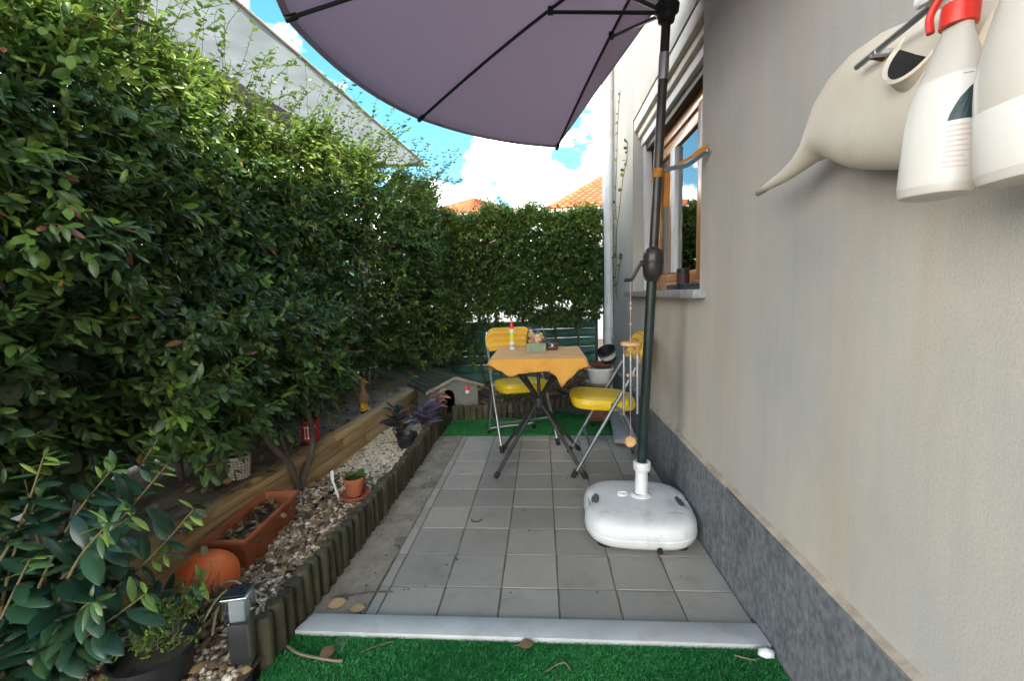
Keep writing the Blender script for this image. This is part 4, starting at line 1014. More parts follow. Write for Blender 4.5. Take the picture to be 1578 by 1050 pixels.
# slim white spray tube
o = thing('spray_can', 'slim white can with red cap and yellow label on the table', 'can', (0.372, 1.30, TZ)); c0 = WL[o.name]
b = MB(); b.lathe([(0, 0), (0.017, 0), (0.018, .004), (0.018, .118), (0.014, .128), (0.011, .132), (0, .132)], c0, 20); b.build('body', M['white_paint'], o, smooth=True)
b = MB(); b.lathe([(0.0182, .048), (0.0185, .048), (0.0185, .108), (0.0182, .108)], c0, 20); b.build('label_band', M['label_yellow'], o, smooth=True)
b = MB(); b.lathe([(0.0182, .012), (0.0184, .012), (0.0184, .034), (0.0182, .034)], c0, 20); b.build('lower_band', mat('grey_print', (.38, .38, .42), rough=.5), o, smooth=True)
b = MB(); b.lathe([(0.0125, .130), (0.0125, .150), (0.009, .168), (0.006, .174), (0, .175)], c0, 16); b.build('cap', M['redcap'], o, smooth=True)
# cellophane gift bag
o = thing('gift_bag', 'clear cellophane bag of potpourri in a sage green box on the table', 'bag', (0.525, 1.17, TZ)); c0 = WL[o.name]
b = MB(); w, d, h = .056, .04, .055
for (x0, x1, y0, y1) in ((-w, w, -d, -d + .003), (-w, w, d - .003, d), (-w, -w + .003, -d + .003, d - .003), (w - .003, w, -d + .003, d - .003)): b.bb((c0.x + x0, c0.y + y0, TZ), (c0.x + x1, c0.y + y1, TZ + h))
b.bb((c0.x - w + .003, c0.y - d + .003, TZ), (c0.x + w - .003, c0.y + d - .003, TZ + .004)); b.build('box', M['greenbox'], o)
q = random.Random(3)
for k in range(44):
    x = q.uniform(-w + .014, w - .014); y = q.uniform(-d + .013, d - .013); z = .048 + q.uniform(0, .055)
    b = MB(); rr = q.uniform(.010, .017); b.lathe([(0, -rr), (rr * .7, -rr * .7), (rr, 0), (rr * .7, rr * .7), (0, rr)], c0 + Vector((x, y, z)), 9)
    b.build('dried_bloom', M[['potpourri', 'pom_pink', 'potpourri', 'pom_yellow', 'pot_brown'][k % 5] if z < .085 else ['pom_yellow', 'pom_pink', 'pom_yellow'][k % 3]], o, smooth=True)
b = MB(); V = []; F = []
for i in range(9):
    t = i / 8; zz_ = .002 + .150 * t; k = 1.03 if t < .55 else 1.03 - .75 * (t - .55)
    for j in range(28):
        a = 6.2832 * j / 28; ct, st = math.cos(a), math.sin(a); sx_ = math.copysign(abs(ct) ** .5, ct) * (w + .002) * k; sy_ = math.copysign(abs(st) ** .5, st) * (d + .002) * k
        cr_ = 1 + .06 * math.sin(j * 5.3 + i * 1.7) * t; V.append(c0 + Vector((sx_ * cr_, sy_ * cr_, zz_ + .014 * math.sin(j * 2.9) * max(0, t - .6) * 2)))
    if i:
        for j in range(28): F.append((28 * (i - 1) + j, 28 * (i - 1) + (j + 1) % 28, 28 * i + (j + 1) % 28, 28 * i + j))
b.add(V, F); b.build('film', M['bagfilm'], o)
# little brown box
o = thing('trinket_box', 'small dark brown lacquered box beside the gift bag', 'box', (0.622, 1.26, TZ)); c0 = WL[o.name]
b = MB(); b.bb((.588, 1.235, TZ), (.656, 1.285, TZ + .024)); b.build('body', M['brownbox'], o, bevel=.003)
b = MB(); b.bb((.586, 1.233, TZ + .0255), (.658, 1.287, TZ + .042)); b.build('lid', M['brownbox'], o, bevel=.004)
b = MB(); b.bb((.617, 1.231, TZ + .020), (.627, 1.2345, TZ + .031)); b.build('clasp', M['steel'], o, bevel=.001)

# ------------------------------------------------------------------ folding chairs
def chair(label, loc, rz, tube_mat, group):
    root = thing('folding_chair', label, 'chair', loc, rz, group)
    for s in (-1, 1):
        b = MB(); b.tube(spline([(s * .20, -.200, .012), (s * .197, -.05, .275), (s * .19, .07, .485), (s * .178, .168, .66), (s * .172, .205, .765)], 4), 0.0105, 10); lg = b.build('front_leg', tube_mat, root, local=True, smooth=True)
        b = MB(); b.tube([(s * .2015, -.208, .0), (s * .199, -.186, .04)], 0.0145, 10); b.build('foot_cap', M['rubber'], lg, local=True, smooth=True)
        b = MB(); b.tube(spline([(s * .183, .012, .415), (s * .181, .075, .36), (s * .177, .125, .265), (s * .178, .205, .02)], 5), 0.0098, 10); lg = b.build('rear_leg', tube_mat, root, local=True, smooth=True)
        b = MB(); b.tube([(s * .178, .209, .0), (s * .178, .200, .035)], 0.0135, 10); b.build('foot_cap', M['rubber'], lg, local=True, smooth=True)
    b = MB(); b.tube([(-.178, .196, .045), (.178, .196, .045)], 0.0088, 10); b.build('rear_bar', tube_mat, root, local=True, smooth=True)
    b = MB(); b.tube([(-.198, -.108, .170), (.198, -.108, .170)], 0.0080, 10); b.build('front_bar', tube_mat, root, local=True, smooth=True)
    b = MB(); b.tube([(-.185, .060, .362), (.185, .060, .362)], 0.0070, 10); b.build('seat_bar', tube_mat, root, local=True, smooth=True)
    # padded seat
    V = []; F = []; nx, ny = 20, 20
    prof = [(0.86, -.030), (0.96, -.024), (1.0, -.008), (1.0, .010), (0.965, .024), (0.86, .032), (.6, .036), (.3, .038), (0.0, .038)]
    b = MB(); ring = [(0.0, -.030)] + prof; n = 56
    for (k, z) in ring:
        for j in range(n):
            t = 6.28318 * j / n; cx, cy = superr(t, .48); taper = 1 - .10 * (cy * k * .5 + .5)
            V.append((cx * k * .185 * taper, -.018 + cy * k * .185, (.402 + z * 1.1) - .012 * cy * k))
    for i in range(len(ring) - 1):
        for j in range(n): F.append((i * n + j, i * n + (j + 1) % n, (i + 1) * n + (j + 1) % n, (i + 1) * n + j))
    b.add(V, F); st = b.build('seat', M['yellow_vinyl'], root, local=True, smooth=True)
    pipe = []
    for j in range(41):
        t = 6.28318 * j / 40; cx, cy = superr(t, .48); taper = 1 - .10 * (cy * .5 + .5); pipe.append((cx * .186 * taper, -.018 + cy * .186, .402 - .012 * cy))
    b = MB(); b.tube(pipe, .0028, 6, caps=False); b.build('piping', M['yellow_vinyl'], st, local=True, smooth=True)
    # cloth covered back with gathered folds
    V = []; F = []; nu, nv = 30, 28
    for side_ in (-1, 1):
        for i in range(nu + 1):
            u = -1 + 2 * i / nu
            for j in range(nv + 1):
                v = j / nv; edge = min(1, (1 - abs(u)) / .10); ez = min(1, min(v, 1 - v) / .08)
                th = .014 * math.sqrt(max(0, 1 - (1 - edge) ** 2)) * math.sqrt(max(0, 1 - (1 - ez) ** 2))
                top_round = .060 * (max(0, abs(u) - .62) / .38) ** 2 if v > .5 else 0
                z = .632 + v * .160 - top_round * (v - .5) * 2 - 0.004 * abs(u) * (1 - v)
                bow = .030 * (1 - u * u); fold = .0095 * math.sin(v * 24 + .8 * math.sin(u * 3)) * (1 - .5 * abs(u)) if side_ < 0 else .002 * math.sin(v * 9)
                yb = .155 + (z - .632) * .36
                V.append((u * .190, yb + bow * .9 + side_ * th + fold * ez * edge, z))
    m = (nu + 1) * (nv + 1)
    for s in range(2):
        for i in range(nu):
            for j in range(nv):
                k = s * m + i * (nv + 1) + j; q = (k, k + nv + 1, k + nv + 2, k + 1); F.append(q if s else q[::-1])
    b = MB(); b.add(V, F); b.build('backrest', M['yellow_cloth'], root, local=True, smooth=True)
    return root
chair('yellow folding chair behind the table facing the camera, bright steel legs', (0.395, 1.61, 0.0), R(21.7), M['steel'], 'yellow folding chairs at the table')
chair('yellow folding chair right of the table beside the wall, dull grey legs', (0.925, 1.155, 0.0), R(-90), M['grey_tube'], 'yellow folding chairs at the table')

# ------------------------------------------------------------------ wind chime hanging from the crank handle
kx, ky = 0.922, 0.372
ch = thing('wind_chime', 'wind chime with metal tubes and wooden discs hanging from the parasol crank', 'wind chime', (kx, ky, 0.40))
b = MB(); b.tube([(kx, ky, 1.070), (kx, ky, .826)], .0012, 6); b.build('hanging_string', M['string'], ch)
for z in (.985, .965, .90):
    b = MB(); b.lathe([(0, -.006), (.004, -.004), (.005, 0), (.004, .004), (0, .006)], (kx, ky, z), 10); b.build('bead', M['pom_pink'], ch, smooth=True)
b = MB(); b.lathe([(0, .812), (.038, .812), (.0405, .815), (.0405, .823), (.038, .826), (0, .826)], (kx, ky, 0), 28); b.build('top_disc', M['chime_wood'], ch, smooth=True)
for k in range(6):
    a = 6.2832 * k / 6 + .35; x, y = kx + .031 * math.cos(a), ky + .031 * math.sin(a); L = (.20, .23, .26, .17, .215, .245)[k]
    b = MB(); b.tube([(x, y, .775), (x, y, .775 - L)], .0055, 12); t_ = b.build('tube', M['chime_metal'], ch, smooth=True)
    b = MB(); b.tube([(x, y, .773), (x, y, .813)], .0008, 5); b.build('thread', M['string'], t_)
b = MB(); b.tube([(kx, ky, .812), (kx, ky, .43)], .0009, 5); b.build('clapper_string', M['string'], ch)
b = MB(); b.lathe([(0, -.005), (.017, -.005), (.019, 0), (.017, .005), (0, .005)], (kx, ky, .688), 20); b.build('clapper', M['chime_wood'], ch, smooth=True)
b = MB(); b.lathe([(0, -.008), (.020, -.008), (.024, -.003), (.024, .003), (.020, .008), (0, .008)], (kx, ky, .405), 24, Matrix.Rotation(R(82), 3, 'X')); b.build('wind_sail', M['chime_wood'], ch, smooth=True)

# ------------------------------------------------------------------ pots behind the right chair
def pot(root, nm, m, c, r0, r1, h, lip=.006, rim=.018, n=32, power=1.0, mx=None):
    b = MB(); b.lathe([(0, 0), (r0, 0), (r0 + .002, .003), (r1, h - rim), (r1 + lip, h - rim + .002), (r1 + lip, h), (r1 - .001, h), (r1 - .004, h - .02), (r1 - .01, h - .03), (0, h - .032)], c, n, mx, power=power)
    return b.build(nm, m, root, smooth=True)
def single(name, label, cat, loc, fn, group=None):
    o = thing(name, label, cat, loc, 0, group); fn(o, Vector(loc)); return o
single('flower_pot', 'dark brown pot standing upside down under the pot stack', 'pot', (1.0, 1.97, 0.05), lambda o, c: (MB().lathe([(0, .0), (.10, 0), (.102, .02), (.097, .022), (.075, .265), (.07, .27), (0, .27)], c, 28).build('body', M['pot_brown'], o, smooth=True), MB().lathe([(.1025, .002), (.106, .004), (.106, .016), (.1025, .018)], c, 28).build('rim', M['pot_brown'], o, smooth=True)))
single('pot_saucer', 'round beige plant saucer under the white square pot', 'saucer', (1.0, 1.97, 0.322), lambda o, c: (MB().lathe([(0, 0), (.085, 0), (.105, .018), (.108, .022), (.104, .022), (.082, .006), (0, .006)], c, 32).build('dish', M['beige'], o, smooth=True), MB().lathe([(.1045, .0225), (.108, .0225), (.109, .025), (.104, .025)], c, 32).build('rim', M['beige'], o, smooth=True)))
single('flower_pot', 'white square tapered pot in the stack behind the right chair', 'pot', (1.0, 1.97, 0.330), lambda o, c: (MB().lathe([(0, 0), (.066, 0), (.071, .004), (.093, .115), (.088, .118), (.066, .01), (0, .01)], c, 40, power=.62).build('body', M['white_paint'], o, smooth=True), MB().lathe([(.0935, .112), (.105, .114), (.105, .124), (.092, .126), (.088, .119)], c, 40, power=.62).build('rim', M['white_paint'], o, smooth=True)))
single('pot_saucer', 'reddish brown saucer laid on top of the white square pot', 'saucer', (1.015, 1.97, 0.460), lambda o, c: (MB().lathe([(0, 0), (.07, 0), (.088, .014), (.092, .026), (.088, .026), (.068, .006), (0, .006)], c, 32).build('dish', M['pot_brown'], o, smooth=True), MB().lathe([(.0925, .0225), (.097, .024), (.097, .03), (.0885, .03)], c, 32).build('rim', M['pot_brown'], o, smooth=True)))
def striped(o, c):
    m_ = rotxyz(R(20), R(-24), 0); 
    MB().lathe([(0, 0), (.055, 0), (.062, .03)], c, 28, m_).build('lower_band', M['navy'], o, smooth=True)
    MB().lathe([(.0622, .03), (.069, .066)], c, 28, m_).build('pale_band', M['white_paint'], o, smooth=True)
    MB().lathe([(.0692, .066), (.071, .078)], c, 28, m_).build('sage_band', M['greenbox'], o, smooth=True)
    MB().lathe([(.0712, .078), (.075, .080), (.075, .094), (.070, .094), (.062, .06), (.05, .02), (0, .018)], c, 28, m_).build('rim', M['black_plastic'], o, smooth=True)
single('flower_pot', 'dark pot with white and green bands tipped over on the pot stack', 'pot', (1.078, 1.97, 0.515), striped)
o = MB().add([(1.03, 1.46, .02), (1.188, 1.445, .02), (1.192, 2.12, .10), (1.09, 2.14, .10), (1.03, 1.46, .048), (1.188, 1.445, .048), (1.192, 2.12, .128), (1.09, 2.14, .128)], [(0, 3, 2, 1), (4, 5, 6, 7), (0, 1, 5, 4), (1, 2, 6, 5), (2, 3, 7, 6), (3, 0, 4, 7)]).build('stone_slab', M['slab'], None, bevel=.003)
tag(o, 'grey stone slab lying against the wall beneath the right chair', 'slab')
o = MB().bb((1.05, 1.50, 0.0005), (1.17, 1.56, .024)).bb((1.06, 2.02, .0005), (1.18, 2.10, .087)).build('wooden_block', M['darkwood'], None, bevel=.004)
tag(o, 'dark blocks propping up the grey slab by the wall', 'block')

# ------------------------------------------------------------------ kennel with felt roof in the far left corner
kn = thing('pet_house', 'small grey pet house with arched doorway and dark felt roof', 'pet house', (-0.19, 2.185, 0.05), R(35))
hw, hz, ha, dp_ = .220, .215, .288, .40
arch = [(-.06, 0)] + [(-.06 + 0, .13)] + [(-.0 - .06 * math.cos(t), .13 + .072 * math.sin(t)) for t in [math.pi * k / 10 for k in range(1, 10)]] + [(.06, .13), (.06, 0)]
outl = [(-hw, 0)] + [(x - .055, z) for x, z in arch] + [(hw, 0), (hw, hz), (0, ha), (-hw, hz)]
b = MB(); V = [(x, 0, z) for x, z in outl] + [(x, .012, z) for x, z in outl]; n = len(outl)
b.add(V, [tuple(range(n)), tuple(range(2 * n - 1, n - 1, -1))] + [(i, i + n, (i + 1) % n + n, (i + 1) % n) for i in range(n)]); b.build('front_wall', M['kennel'], kn, local=True)
b = MB()
b.bb((-hw, .013, 0), (-hw + .012, dp_, hz)); b.build('side_wall', M['kennel'], kn, local=True)
b = MB(); b.bb((hw - .012, .013, 0), (hw, dp_, hz)); b.build('side_wall', M['kennel'], kn, local=True)
b = MB(); b.add([(-hw + .013, dp_, 0), (hw - .013, dp_, 0), (hw - .013, dp_, hz), (0, dp_, ha), (-hw + .013, dp_, hz)], [(0, 1, 2, 3, 4)]); b.bb((-hw + .013, .013, .001), (hw - .013, dp_ - .002, .006)); b.build('back_wall', M['black_void'], kn, local=True)  # back and floor coloured near-black so the doorway looks shaded
for s in (-1, 1):
    e = Vector((s * (hw + .045), 0, hz - .012)); a = Vector((0, 0, ha + .012)); rows = 6
    b = MB(); y0, y1 = -.03, dp_ + .03; nrm = Vector((s * (ha - hz + .02), 0, hw + .04)).normalized() * .012
    b.add([(a.x, y0, a.z), (e.x, y0, e.z), (e.x, y1, e.z), (a.x, y1, a.z)] + [(p.x + nrm.x, y, p.z + nrm.z) for p, y in ((a, y0), (e, y0), (e, y1), (a, y1))], [(0, 1, 2, 3), (7, 6, 5, 4), (0, 4, 5, 1), (1, 5, 6, 2), (2, 6, 7, 3), (3, 7, 4, 0)])
    rf = b.build('roof', M['shingle'], kn, local=True)
    for k in range(rows):
        p0 = a.lerp(e, (k + .04) / rows) + nrm * 1.02; p1 = a.lerp(e, (k + 1.05) / rows) + nrm * 1.7
        for q in range(6):
            ya = y0 + (y1 - y0) * q / 6 + .002 + (k % 2) * .02; yb = min(y1, ya + (y1 - y0) / 6 - .004)
            bb_ = MB(); bb_.add([(p0.x, ya, p0.z), (p1.x, ya, p1.z), (p1.x, yb, p1.z), (p0.x, yb, p0.z), (p0.x, ya, p0.z + .004), (p1.x, ya, p1.z + .005), (p1.x, yb, p1.z + .005), (p0.x, yb, p0.z + .004)], [(0, 3, 2, 1), (4, 5, 6, 7), (0, 1, 5, 4), (1, 2, 6, 5), (2, 3, 7, 6), (3, 0, 4, 7)]); bb_.build('shingle', M['shingle'], rf, local=True)
    b = MB(); b.add([(a.x, y0 - .012, a.z - .012), (e.x, y0 - .012, e.z - .012), (e.x, y0 - .012, e.z + .014), (a.x, y0 - .012, a.z + .016), (a.x, y0 - .001, a.z - .012), (e.x, y0 - .001, e.z - .012), (e.x, y0 - .001, e.z + .014), (a.x, y0 - .001, a.z + .016)], [(0, 1, 2, 3), (7, 6, 5, 4), (0, 4, 5, 1), (1, 5, 6, 2), (2, 6, 7, 3), (3, 7, 4, 0)]); b.build('fascia', M['fascia'], kn, local=True, bevel=.002)
b = MB(); b.lathe([(0, -.018), (.017, -.016), (.02, 0), (.017, .016), (0, .018)], (.122, -.006, .165), 16, None, 1, .35); orn = b.build('white_plaque', M['white_paint'], kn, local=True, smooth=True)
b = MB(); b.lathe([(.021, 0), (.019, .018), (.012, .032), (0, .036)], (.122, -.007, .176), 16, None, 1, .4); b.build('red_plaque', M['redcap'], kn, local=True, smooth=True)

# ------------------------------------------------------------------ things on the ledge
def duck(o, c):
    MB().lathe([(0, .045), (.022, .048), (.034, .062), (.040, .085), (.036, .108), (.022, .130), (.015, .150), (.014, .175), (.019, .188), (.022, .202), (.018, .216), (.008, .222), (0, .223)], c, 22, None, 1.0, 1.15).build('body', M['gourd'], o, smooth=True)
    MB().lathe([(.009, 0), (.008, .012), (.003, .028), (0, .030)], c + Vector((.018, -.004, .200)), 10, Matrix.Rotation(R(90), 3, 'Y'), .6, 1.2).build('beak', M['boot_yellow'], o, smooth=True)
    for s in (-1, 1):
        cc = c + Vector((0.0, s * .022, 0))
        b = MB(); b.lathe([(0, 0), (.017, .0), (.0175, .012), (.0155, .03), (.017, .055), (.0145, .056), (0, .05)], cc, 16); b.lathe([(0, 0), (.020, 0), (.019, .012), (.010, .021), (0, .022)], cc + Vector((.017, -.004, 0)), 14, None, 1.2, .8); b.build('boot', M['boot_yellow'], o, smooth=True)
single('duck_figurine', 'brown duck figurine wearing yellow boots on the timber ledge', 'figurine', (-0.70, 1.52, 0.252), duck)
def tin(o, c):
    MB().lathe([(0, 0), (.043, 0), (.045, .004), (.045, .122), (.042, .126), (.040, .124), (.040, .02), (0, .02)], c, 28).build('body', M['red'], o, smooth=True)
    MB().lathe([(.0452, .116), (.0475, .118), (.0475, .126), (.0452, .128)], c, 28).build('rim', M['red'], o, smooth=True)
    b = MB()
    for a0 in (-100, -78, -56, -34):
        for (z0, z1, wd) in ((.03, .085, 6.5), (.083, .092, 16), (.022, .032, 16)):
            for a in (a0 - wd / 2, ):
                V = [(c.x + .0458 * math.cos(R(x)), c.y + .0458 * math.sin(R(x)), c.z + z) for x, z in ((a, z0), (a + wd, z0), (a + wd, z1), (a, z1))]; b.add(V, [(0, 1, 2, 3)])
    b.build('white_pattern', M['white_paint'], o)
single('red_tin', 'red tin pot with white pattern standing on the timber ledge', 'tin', (-0.735, 0.86, 0.252), tin)
def basket(o, c):
    MB().lathe([(0, 0), (.034, 0), (.043, .095), (.041, .096), (.034, .01), (0, .01)], c, 24).build('lining', M['wicker_dark'], o, smooth=True)
    for k in range(8):
        z = .007 + k * .0122; rr = .0362 + .0088 * z / .095
        pts = [(c.x + (rr + (.0022 if (j + k) % 2 else -.0008)) * math.cos(6.2832 * j / 36), c.y + (rr + (.0022 if (j + k) % 2 else -.0008)) * math.sin(6.2832 * j / 36), c.z + z) for j in range(37)]
        MB().tube(pts, .0042, 6, caps=False).build('woven_strand', M['wicker'], o, smooth=True)
    for j in range(18):
        a = 6.2832 * (j + .5) / 18; MB().tube([(c.x + .0365 * math.cos(a), c.y + .0365 * math.sin(a), c.z + .001), (c.x + .0455 * math.cos(a), c.y + .0455 * math.sin(a), c.z + .098)], .0024, 5).build('stake', M['wicker'], o, smooth=True)
    MB().lathe([(.043, .094), (.049, .095), (.050, .101), (.047, .105), (.043, .103)], c, 24).build('rim', M['wicker'], o, smooth=True)
single('wicker_pot', 'small whitewashed wicker basket pot on the near ledge', 'basket', (-0.80, 0.36, 0.252), basket)

# ------------------------------------------------------------------ terracotta planter, pot, ball
def planter():
    c = Vector((-0.592, 0.150, 0.056)); o = thing('window_box', 'long terracotta planter box with dry soil on the near gravel', 'planter', tuple(c), R(4))
    b = MB(); L, W, H = .200, .078, .140
    def rect(l, w, z): return [(-w, -l, z), (w, -l, z), (w, l, z), (-w, l, z)]
    rings = [rect(L * .88, W * .78, 0), rect(L * .97, W * .93, H - .022), rect(L * 1.02, W * 1.05, H - .02), rect(L * 1.03, W * 1.06, H), rect(L * .97, W * .90, H), rect(L * .95, W * .86, H - .03)]
    V = [p for r_ in rings for p in r_]; F = [(3, 2, 1, 0)]
    for i in range(len(rings) - 1):
        for k in range(4): F.append((4 * i + k, 4 * i + (k + 1) % 4, 4 * i + 4 + (k + 1) % 4, 4 * i + 4 + k))
    b.add(V, F); b.build('box', M['terracotta'], o, local=True, bevel=.004, seg=2)
    b = MB(); V = []; F = []; n = 26; m = 12
    for i in range(n + 1):
        for j in range(m + 1): V.append((W * .87 * (2 * j / m - 1), L * .955 * (2 * i / n - 1), H - .048 + .012 * math.sin(i * .9) * math.cos(j * 1.1) + rnd.uniform(-.004, .004)))
    for i in range(n):
        for j in range(m): k = i * (m + 1) + j; F.append((k, k + 1, k + m + 2, k + m + 1))
    b.add(V, F); b.build('soil', M['soil'], o, local=True, smooth=True)
    q = np.random.default_rng(8); n = 70
    P = np.stack([q.uniform(-.075, .075, n), q.uniform(-.19, .19, n), np.full(n, H - .036) + q.uniform(0, .012, n)], 1); a = q.uniform(0, 6.28, n)
    V, F = leaf_arrays(P, np.stack([np.cos(a), np.sin(a), q.normal(0, .35, n)], 1), np.stack([q.normal(0, .4, n), q.normal(0, .4, n), np.ones(n)], 1), q.uniform(.02, .045, n), q.uniform(.5, 1, n), 2)
    k = link_mesh('dead_leaves', np_mesh('dead_leaves', V, F, M['dryleaf'], True, {'tint': np.repeat(q.random(n), len(LT))}), o); k['kind'] = 'stuff'
planter()
def small_pot(o, c):
    pot(o, 'pot', M['terracotta'], c + Vector((0, 0, .012)), .036, .047, .088, .005, .02)
    MB().lathe([(0, .028), (.045, .028)], c + Vector((0, 0, .052)), 24).build('soil', M['soil'], o)
    q = random.Random(4)
    for k in range(22):
        a = q.uniform(0, 6.28); d = Vector((math.cos(a), math.sin(a), q.uniform(.1, 1.2))); p = c + Vector((q.uniform(-.02, .02), q.uniform(-.02, .02), .085 + q.uniform(0, .02)))
        leaf_object(o, M['leaf'], 'leaf', p, d, Vector((0, 0, 1)) + Vector((q.uniform(-.4, .4), q.uniform(-.4, .4), 0)), q.uniform(.03, .05), 1.1, q.choice([.5, .6, .7, .3]))
single('terracotta_pot', 'small round terracotta pot with a green seedling among the pebbles', 'pot', (-0.352, 0.53, 0.085), small_pot)
single('pot_saucer', 'terracotta saucer under the seedling pot', 'saucer', (-0.352, 0.53, 0.076), lambda o, c: (MB().lathe([(0, 0), (.055, 0), (.068, .022), (.071, .024), (.066, .024), (.052, .006), (0, .006)], c, 32).build('dish', M['terracotta'], o, smooth=True), MB().lathe([(.0705, .021), (.074, .022), (.074, .027), (.068, .028)], c, 32).build('rim', M['terracotta'], o, smooth=True)))
o = thing('plant_label', 'white plastic plant label stuck beside the seedling pot', 'plant label', (-0.43, .50, .09)); 
b = MB(); b.add([(-.425, .50, .09), (-.416, .50, .09), (-.446, .51, .175), (-.456, .51, .172), (-.425, .503, .09), (-.416, .503, .09), (-.446, .513, .175), (-.456, .513, .172)], [(0, 1, 2, 3), (7, 6, 5, 4), (0, 4, 5, 1), (1, 5, 6, 2), (2, 6, 7, 3), (3, 7, 4, 0)]); b.build('stake', M['white_paint'], o)
b = MB(); b.add([(-.456, .507, .176), (-.442, .507, .176), (-.444, .512, .215), (-.452, .512, .222), (-.460, .512, .212), (-.456, .510, .176), (-.442, .510, .176), (-.444, .515, .215), (-.452, .515, .222), (-.460, .515, .212)], [(0, 1, 2, 3, 4), (9, 8, 7, 6, 5), (0, 5, 6, 1), (1, 6, 7, 2), (2, 7, 8, 3), (3, 8, 9, 4), (4, 9, 5, 0)]); b.build('tag', M['white_paint'], o)
def ball(o, c):
    V = []; F = []; n, m = 60, 22
    for i in range(m + 1):
        t = math.pi * i / m
        for j in range(n):
            a = 6.28318 * j / n; rr = .092 * (1 + .035 * abs(math.sin(a * 5)) * math.sin(t)); V.append(c + Vector((rr * math.sin(t) * math.cos(a), rr * math.sin(t) * math.sin(a), .088 - .086 * math.cos(t))))
        if i:
            for j in range(n): F.append(((i - 1) * n + j, (i - 1) * n + (j + 1) % n, i * n + (j + 1) % n, i * n + j))
    b = MB(); b.add(V, F); b.build('body', M['orange_ball'], o, smooth=True)
    MB().lathe([(.016, 0), (.012, .012), (.008, .03), (0, .032)], c + Vector((.0, .0, .168)), 10).build('stalk', M['drystem'], o, smooth=True)
single('ribbed_ball', 'ribbed orange garden ball behind dark twigs in the near bed', 'garden ball', (-0.545, -0.175, 0.05), ball)
# dark dry twigs in front of it
o = thing('dry_plant', 'dark leafless twigs trailing over the orange ball', 'plant', (-0.46, -0.27, .06))
q = random.Random(9)
for k in range(26):
    p = Vector((-0.50 + q.uniform(-.12, .12), -0.27 + q.uniform(-.04, .04), .07)); pts = [p]; d = Vector((q.uniform(-.4, .3), q.uniform(-.1, .3), 1))
    for i in range(4): pts.append(pts[-1] + d.normalized() * q.uniform(.025, .05)); d += Vector((q.uniform(-.4, .4), q.uniform(-.2, .2), q.uniform(-.5, .1)))
    b = MB(); b.tube(pts, [.0024, .002, .0016, .0013, .001], 5); b.build('twig', M['bark'], o, smooth=True)

# solar path light
def solar(o, c):
    m_ = Matrix.Rotation(R(14), 3, 'Z')
    MB().box(c + Vector((0, 0, .075)), (.050, .050, .20), m_).build('post', M['black_plastic'], o, bevel=.003)
    MB().box(c + Vector((0, 0, .2115)), (.060, .060, .072), m_).build('lens', M['acrylic'], o, bevel=.003)
    MB().box(c + Vector((0, 0, .2105)), (.040, .040, .062), m_).build('diffuser', M['frost'], o, bevel=.003)
    MB().box(c + Vector((0, 0, .2505)), (.066, .066, .007), m_).build('steel_cap', M['steel'], o, bevel=.002)
    MB().box(c + Vector((0, 0, .2580)), (.052, .052, .002), m_).build('solar_cell', M['solar'], o)
    MB().box(c + m_ @ Vector((.0245, 0, .12)) , (.002, .052, .135), m_).build('side_plate', M['steel'], o)
single('solar_light', 'square solar path light with clear lens at the bed corner', 'solar light', (-0.272, -0.395, 0.0), solar)
single('flower_pot', 'black plastic nursery pot at the lower left beside the bed', 'pot', (-0.46, -0.47, 0.02), lambda o, c: (pot(o, 'pot', M['black_plastic'], c, .07, .09, .13, .005, .02), MB().lathe([(0, .1), (.085, .1)], c, 24).build('soil', M['soil'], o)))

# trunk of the old shrub by the timber wall
tr = thing('shrub_trunk', 'gnarled forked bare trunk rising by the long planter into the hedge', 'shrub', (-0.645, 0.55, .04))
b = MB(); b.tube(spline([(-.640, .565, .03), (-.642, .555, .10), (-.64, .60, .17), (-.632, .665, .25), (-.635, .697, .37), (-.66, .65, .56), (-.78, .62, .80), (-1.0, .6, 1.1)], 5), [.021 - .0003 * i for i in range(36)], 9); b.build('stem', M['bark'], tr, smooth=True)
b = MB(); b.tube(spline([(-.642, .555, .08), (-.64, .515, .20), (-.636, .46, .29), (-.640, .34, .42), (-.66, .29, .58), (-.80, .28, .80), (-1.05, .28, 1.1)], 5), [.017 - .0003 * i for i in range(31)], 9); b.build('stem', M['bark'], tr, smooth=True)
b = MB(); b.tube(spline([(-.636, .47, .28), (-.66, .46, .42), (-.70, .42, .55), (-.85, .4, .75)], 5), [.009 - .0002 * i for i in range(16)], 8); b.build('stem', M['bark'], tr, smooth=True)

# ------------------------------------------------------------------ foreground shrub with large leaves
shb = thing('broadleaf_shrub', 'foreground shrub with large dark glossy leaves at the lower left', 'shrub', (-0.85, -0.55, .06))
q = random.Random(17)
stems = [[(-.80, -.62, .06), (-.78, -.60, .30), (-.72, -.52, .50), (-.69, -.47, .66)], [(-.82, -.60, .06), (-.76, -.50, .25), (-.62, -.40, .42), (-.50, -.33, .58)],
         [(-.78, -.58, .06), (-.68, -.48, .2), (-.52, -.40, .34), (-.42, -.34, .46)], [(-.85, -.55, .06), (-.90, -.45, .3), (-.92, -.38, .55), (-.90, -.30, .74)],
         [(-.80, -.64, .06), (-.66, -.60, .18), (-.52, -.55, .26), (-.43, -.50, .32)], [(-.86, -.62, .06), (-.90, -.56, .25), (-.88, -.55, .42), (-.84, -.52, .58)],
         [(-.75, -.60, .06), (-.62, -.48, .15), (-.50, -.40, .22), (-.40, -.36, .26)], [(-.9, -.5, .06), (-.8, -.4, .25), (-.7, -.3, .45), (-.62, -.22, .62)],
         [(-.78, -.66, .06), (-.72, -.64, .2), (-.66, -.62, .34), (-.62, -.58, .46)], [(-.95, -.55, .06), (-1.0, -.45, .3), (-1.0, -.36, .5), (-.98, -.28, .66)]]
